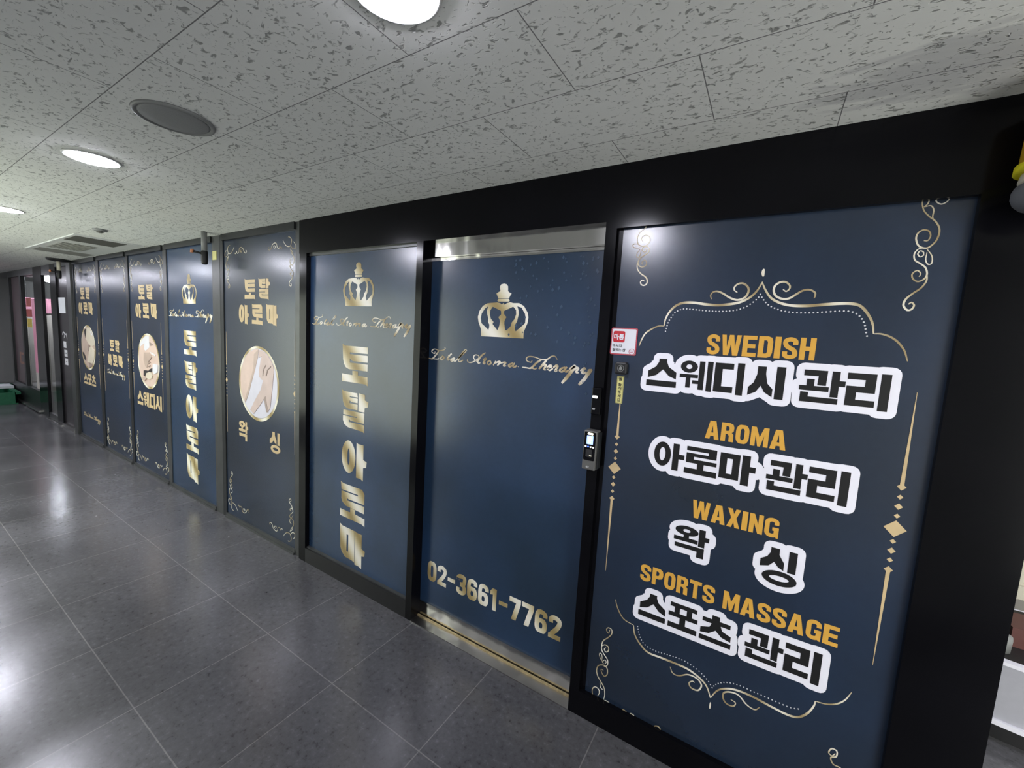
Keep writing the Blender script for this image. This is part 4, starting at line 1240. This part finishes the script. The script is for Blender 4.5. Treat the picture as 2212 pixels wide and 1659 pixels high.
# fingerprint reader
rd = empty('fingerprint_reader', (-0.556, 0.0, 1.165))
tag(rd, 'grey fingerprint reader with a lit blue screen on the door post', 'access reader')
ry = -0.036
MB().rbox(-0.586, -0.531, ry, 0.0, 1.084, 1.243, 0.005, 4, 0.005).build('housing', M['reader_grey'], rd)
MB().box(-0.531, -0.5235, -0.024, 0.0, 1.092, 1.236).build('side_cover', M['mullion_dark'], rd)
MB().rbox(-0.5815, -0.5355, ry - 0.0016, ry + 0.001, 1.1235, 1.2375, 0.005, 4).build('black_face', M['black'], rd)
yf = ry - 0.0016
scr = MB().rbox(-0.5715, -0.5450, yf - 0.001, yf + 0.0005, 1.1885, 1.2230, 0.002, 3).build('screen', M['screen'], rd)
p = Print(yf - 0.001)
p.poly(q(-0.5630, 1.2035, -0.5535, 1.2180), q(-0.5612, 1.2055, -0.5553, 1.2160)).poly(q(-0.5600, 1.2080, -0.5566, 1.2092)).poly(q(-0.5600, 1.2120, -0.5566, 1.2132))
p.poly(q(-0.5635, 1.1950, -0.5600, 1.1985)).poly(q(-0.5565, 1.1945, -0.5530, 1.1980))
p.build('screen_symbol', M['led_white'], scr)
MB().rbox(-0.5690, -0.5465, yf - 0.001, yf + 0.0005, 1.2265, 1.2345, 0.003, 4).build('status_lamp', M['led_warm'], rd)
for i in range(4):
    x = -0.5775 + i * 0.0103
    MB().rbox(x, x + 0.0068, yf - 0.001, yf + 0.0005, 1.1765 - i * 0.0003, 1.1815 - i * 0.0003, 0.0022, 4).build('key', M['led_blue'] if i == 1 else M['led_white'], rd)
MB().rbox(-0.5720, -0.5470, yf - 0.0005, yf + 0.001, 1.1370, 1.1680, 0.003, 3).build('finger_window', M['ink'], rd)
MB().box(-0.5560, -0.5480, yf - 0.0012, yf + 0.0005, 1.1420, 1.1440).build('finger_glow', M['led_warm'], rd)
Print(ry).text('ADT', -0.5680, -0.5545, 1.0940, 1.1010, 0.012).build('maker_mark', M['dot'], rd)

# white notice on the far panel
n = tag(MB().box(-8.34, -8.03, 0.0165, 0.0197, 1.585, 1.795).build('paper_notice', M['paper']), 'white paper notice taped to the dark panel beside the far glass door', 'notice')
# small yellow tag on the mullion
tag(MB().box(-3.80, -3.735, 0.0098, 0.0118, 2.068, 2.135).build('adhesive_tag', M['yellow_paper']), 'small yellow tag stuck high on the mullion behind the hanging camera', 'tag')

# ================================================================== FAR LEFT FLOOR
gc = empty('plastic_crate', (-11.35, -0.30, 0.0))
tag(gc, 'low green plastic crate on the floor at the far left end', 'crate')
f_ = MB()
f_.box(-12.15, -10.80, -0.52, 0.0 - 0.06, 0.0, 0.02)
for a in (-12.15, -10.83):
    f_.box(a, a + 0.03, -0.52, -0.06, 0.02, 0.20)
for y in (-0.52, -0.09):
    f_.box(-12.15, -10.80, y, y + 0.03, 0.02, 0.20)
f_.build('body', M['green'], gc)
MB().box(-12.19, -10.76, -0.55, -0.50, 0.17, 0.21).box(-12.19, -10.76, -0.08, -0.03, 0.17, 0.21).build('rim', M['green'], gc)
tag(MB().box(-11.75, -11.35, -0.56, -0.02, 0.2105, 0.25).build('paper_packet', M['paper']), 'white packet lying across the green crate', 'packet')

# ================================================================== RIGHT END
yl = empty('hanging_beacon', (0.50, -0.12, H))
tag(yl, 'yellow hanging lamp with a grey rounded bottom in front of the black pillar', 'lamp')
bx, by = 0.525, -0.10
MB().lathe([(0.014, 0.0), (0.014, -0.03)], bx, by, H, 16).build('hanger', M['black_matt'], yl)
MB().lathe([(0.03, -0.03), (0.070, -0.05), (0.074, -0.11), (0.077, -0.20)], bx, by, H, 32).build('shade', M['yellow'], yl)
MB().lathe([(0.075, -0.198), (0.083, -0.203), (0.084, -0.218), (0.077, -0.222)], bx, by, H, 32).build('rim', M['yellow_bright'], yl)
MB().lathe([(0.070, -0.220), (0.074, -0.238), (0.072, -0.246)], bx, by, H, 32).build('neck', M['beige'], yl)
MB().lathe([(0.070, -0.245), (0.077, -0.251), (0.081, -0.262), (0.081, -0.274), (0.076, -0.288), (0.066, -0.299), (0.050, -0.307), (0.028, -0.312), (0.006, -0.313)], bx, by, H, 32).build('bowl', M['bowl_grey'], yl)

wb = empty('white_chest', (1.35, 1.25, 0.0))
tag(wb, 'low white chest with a curved front on the floor behind the black pillar', 'chest')
def curved(x0, x1, yf_, yb_, bulge, z0, z1, n=14):
    pts = [(x0 + (x1 - x0) * i / n, yf_ - bulge * math.sin(math.pi * i / n)) for i in range(n + 1)] + [(x1, yb_), (x0, yb_)]
    k = len(pts)
    vs = [(a, b_, z0) for a, b_ in pts] + [(a, b_, z1) for a, b_ in pts]
    fs = [(i, (i + 1) % k, (i + 1) % k + k, i + k) for i in range(k)] + [list(range(k))[::-1], [i + k for i in range(k)]]
    return MB().add(vs, fs)
curved(0.80, 1.80, 0.98, 1.5, 0.06, 0.0, 0.075).build('plinth', M['black_matt'], wb)
curved(0.78, 1.82, 0.96, 1.52, 0.07, 0.075, 0.095).build('lower_rim', M['white_vinyl'], wb)
curved(0.79, 1.81, 0.97, 1.51, 0.06, 0.095, 0.345).build('body', M['chest'], wb)
curved(0.78, 1.82, 0.96, 1.52, 0.07, 0.345, 0.360).build('upper_rim', M['white_vinyl'], wb)
curved(0.80, 1.80, 0.985, 1.50, 0.06, 0.3595, 0.362).build('dark_top', M['black_matt'], wb)
tag(MB().lathe([(0.04, 0.0), (0.042, 0.05), (0.040, 0.066), (0.02, 0.07)], 0.985, 1.03, 0.3621, 24).build('round_tin', M['grey_plastic']), 'grey round tin standing on the white chest', 'tin')
tag(MB().box(1.04, 1.2, 1.08, 1.25, 0.3621, 0.45).build('small_box', M['brown_red']), 'dark red box on the white chest', 'box')
sl = empty('slatted_shelf', (1.3, 1.6, 0.0))
tag(sl, 'beige slatted shelf unit standing behind the white chest', 'shelf')
MB().box(0.80, 1.90, 1.56, 1.78, 0.40, 0.47).build('shelf_board', M['beige'], sl)
for i in range(12):
    MB().box(0.84 + i * 0.09, 0.90 + i * 0.09, 1.58, 1.60, 0.47, 0.92).build('slat', M['beige'], sl)
MB().box(0.80, 1.90, 1.57, 1.62, 0.92, 0.98).build('top_rail', M['grey_plastic'], sl)
for x in (0.82, 1.86):
    MB().box(x, x + 0.04, 1.60, 1.76, 0.0, 0.40).build('leg', M['grey_plastic'], sl)
struct(MB().box(0.4, XR, 2.4, 2.5, 0.0, H).build('wall_side', M['cream_wall']), 'pale wall of the side passage behind the pillar', 'wall')
downlight(1.55, 0.75, 'unseen downlight added to light the side passage behind the black pillar')  # lamp added out of sight to light the white chest

# lamp inside the far shop
t = empty('shop_lamp', (-11.6, 0.54, H))
tag(t, 'bright lamp inside the neighbouring shop, seen through its glass door', 'ceiling light')
MB().lathe([(0.10, 0.0), (0.11, -0.06), (0.06, -0.09), (0.01, -0.10)], -11.6, 0.54, H, 24).build('diffuser', M['lamp'], t)
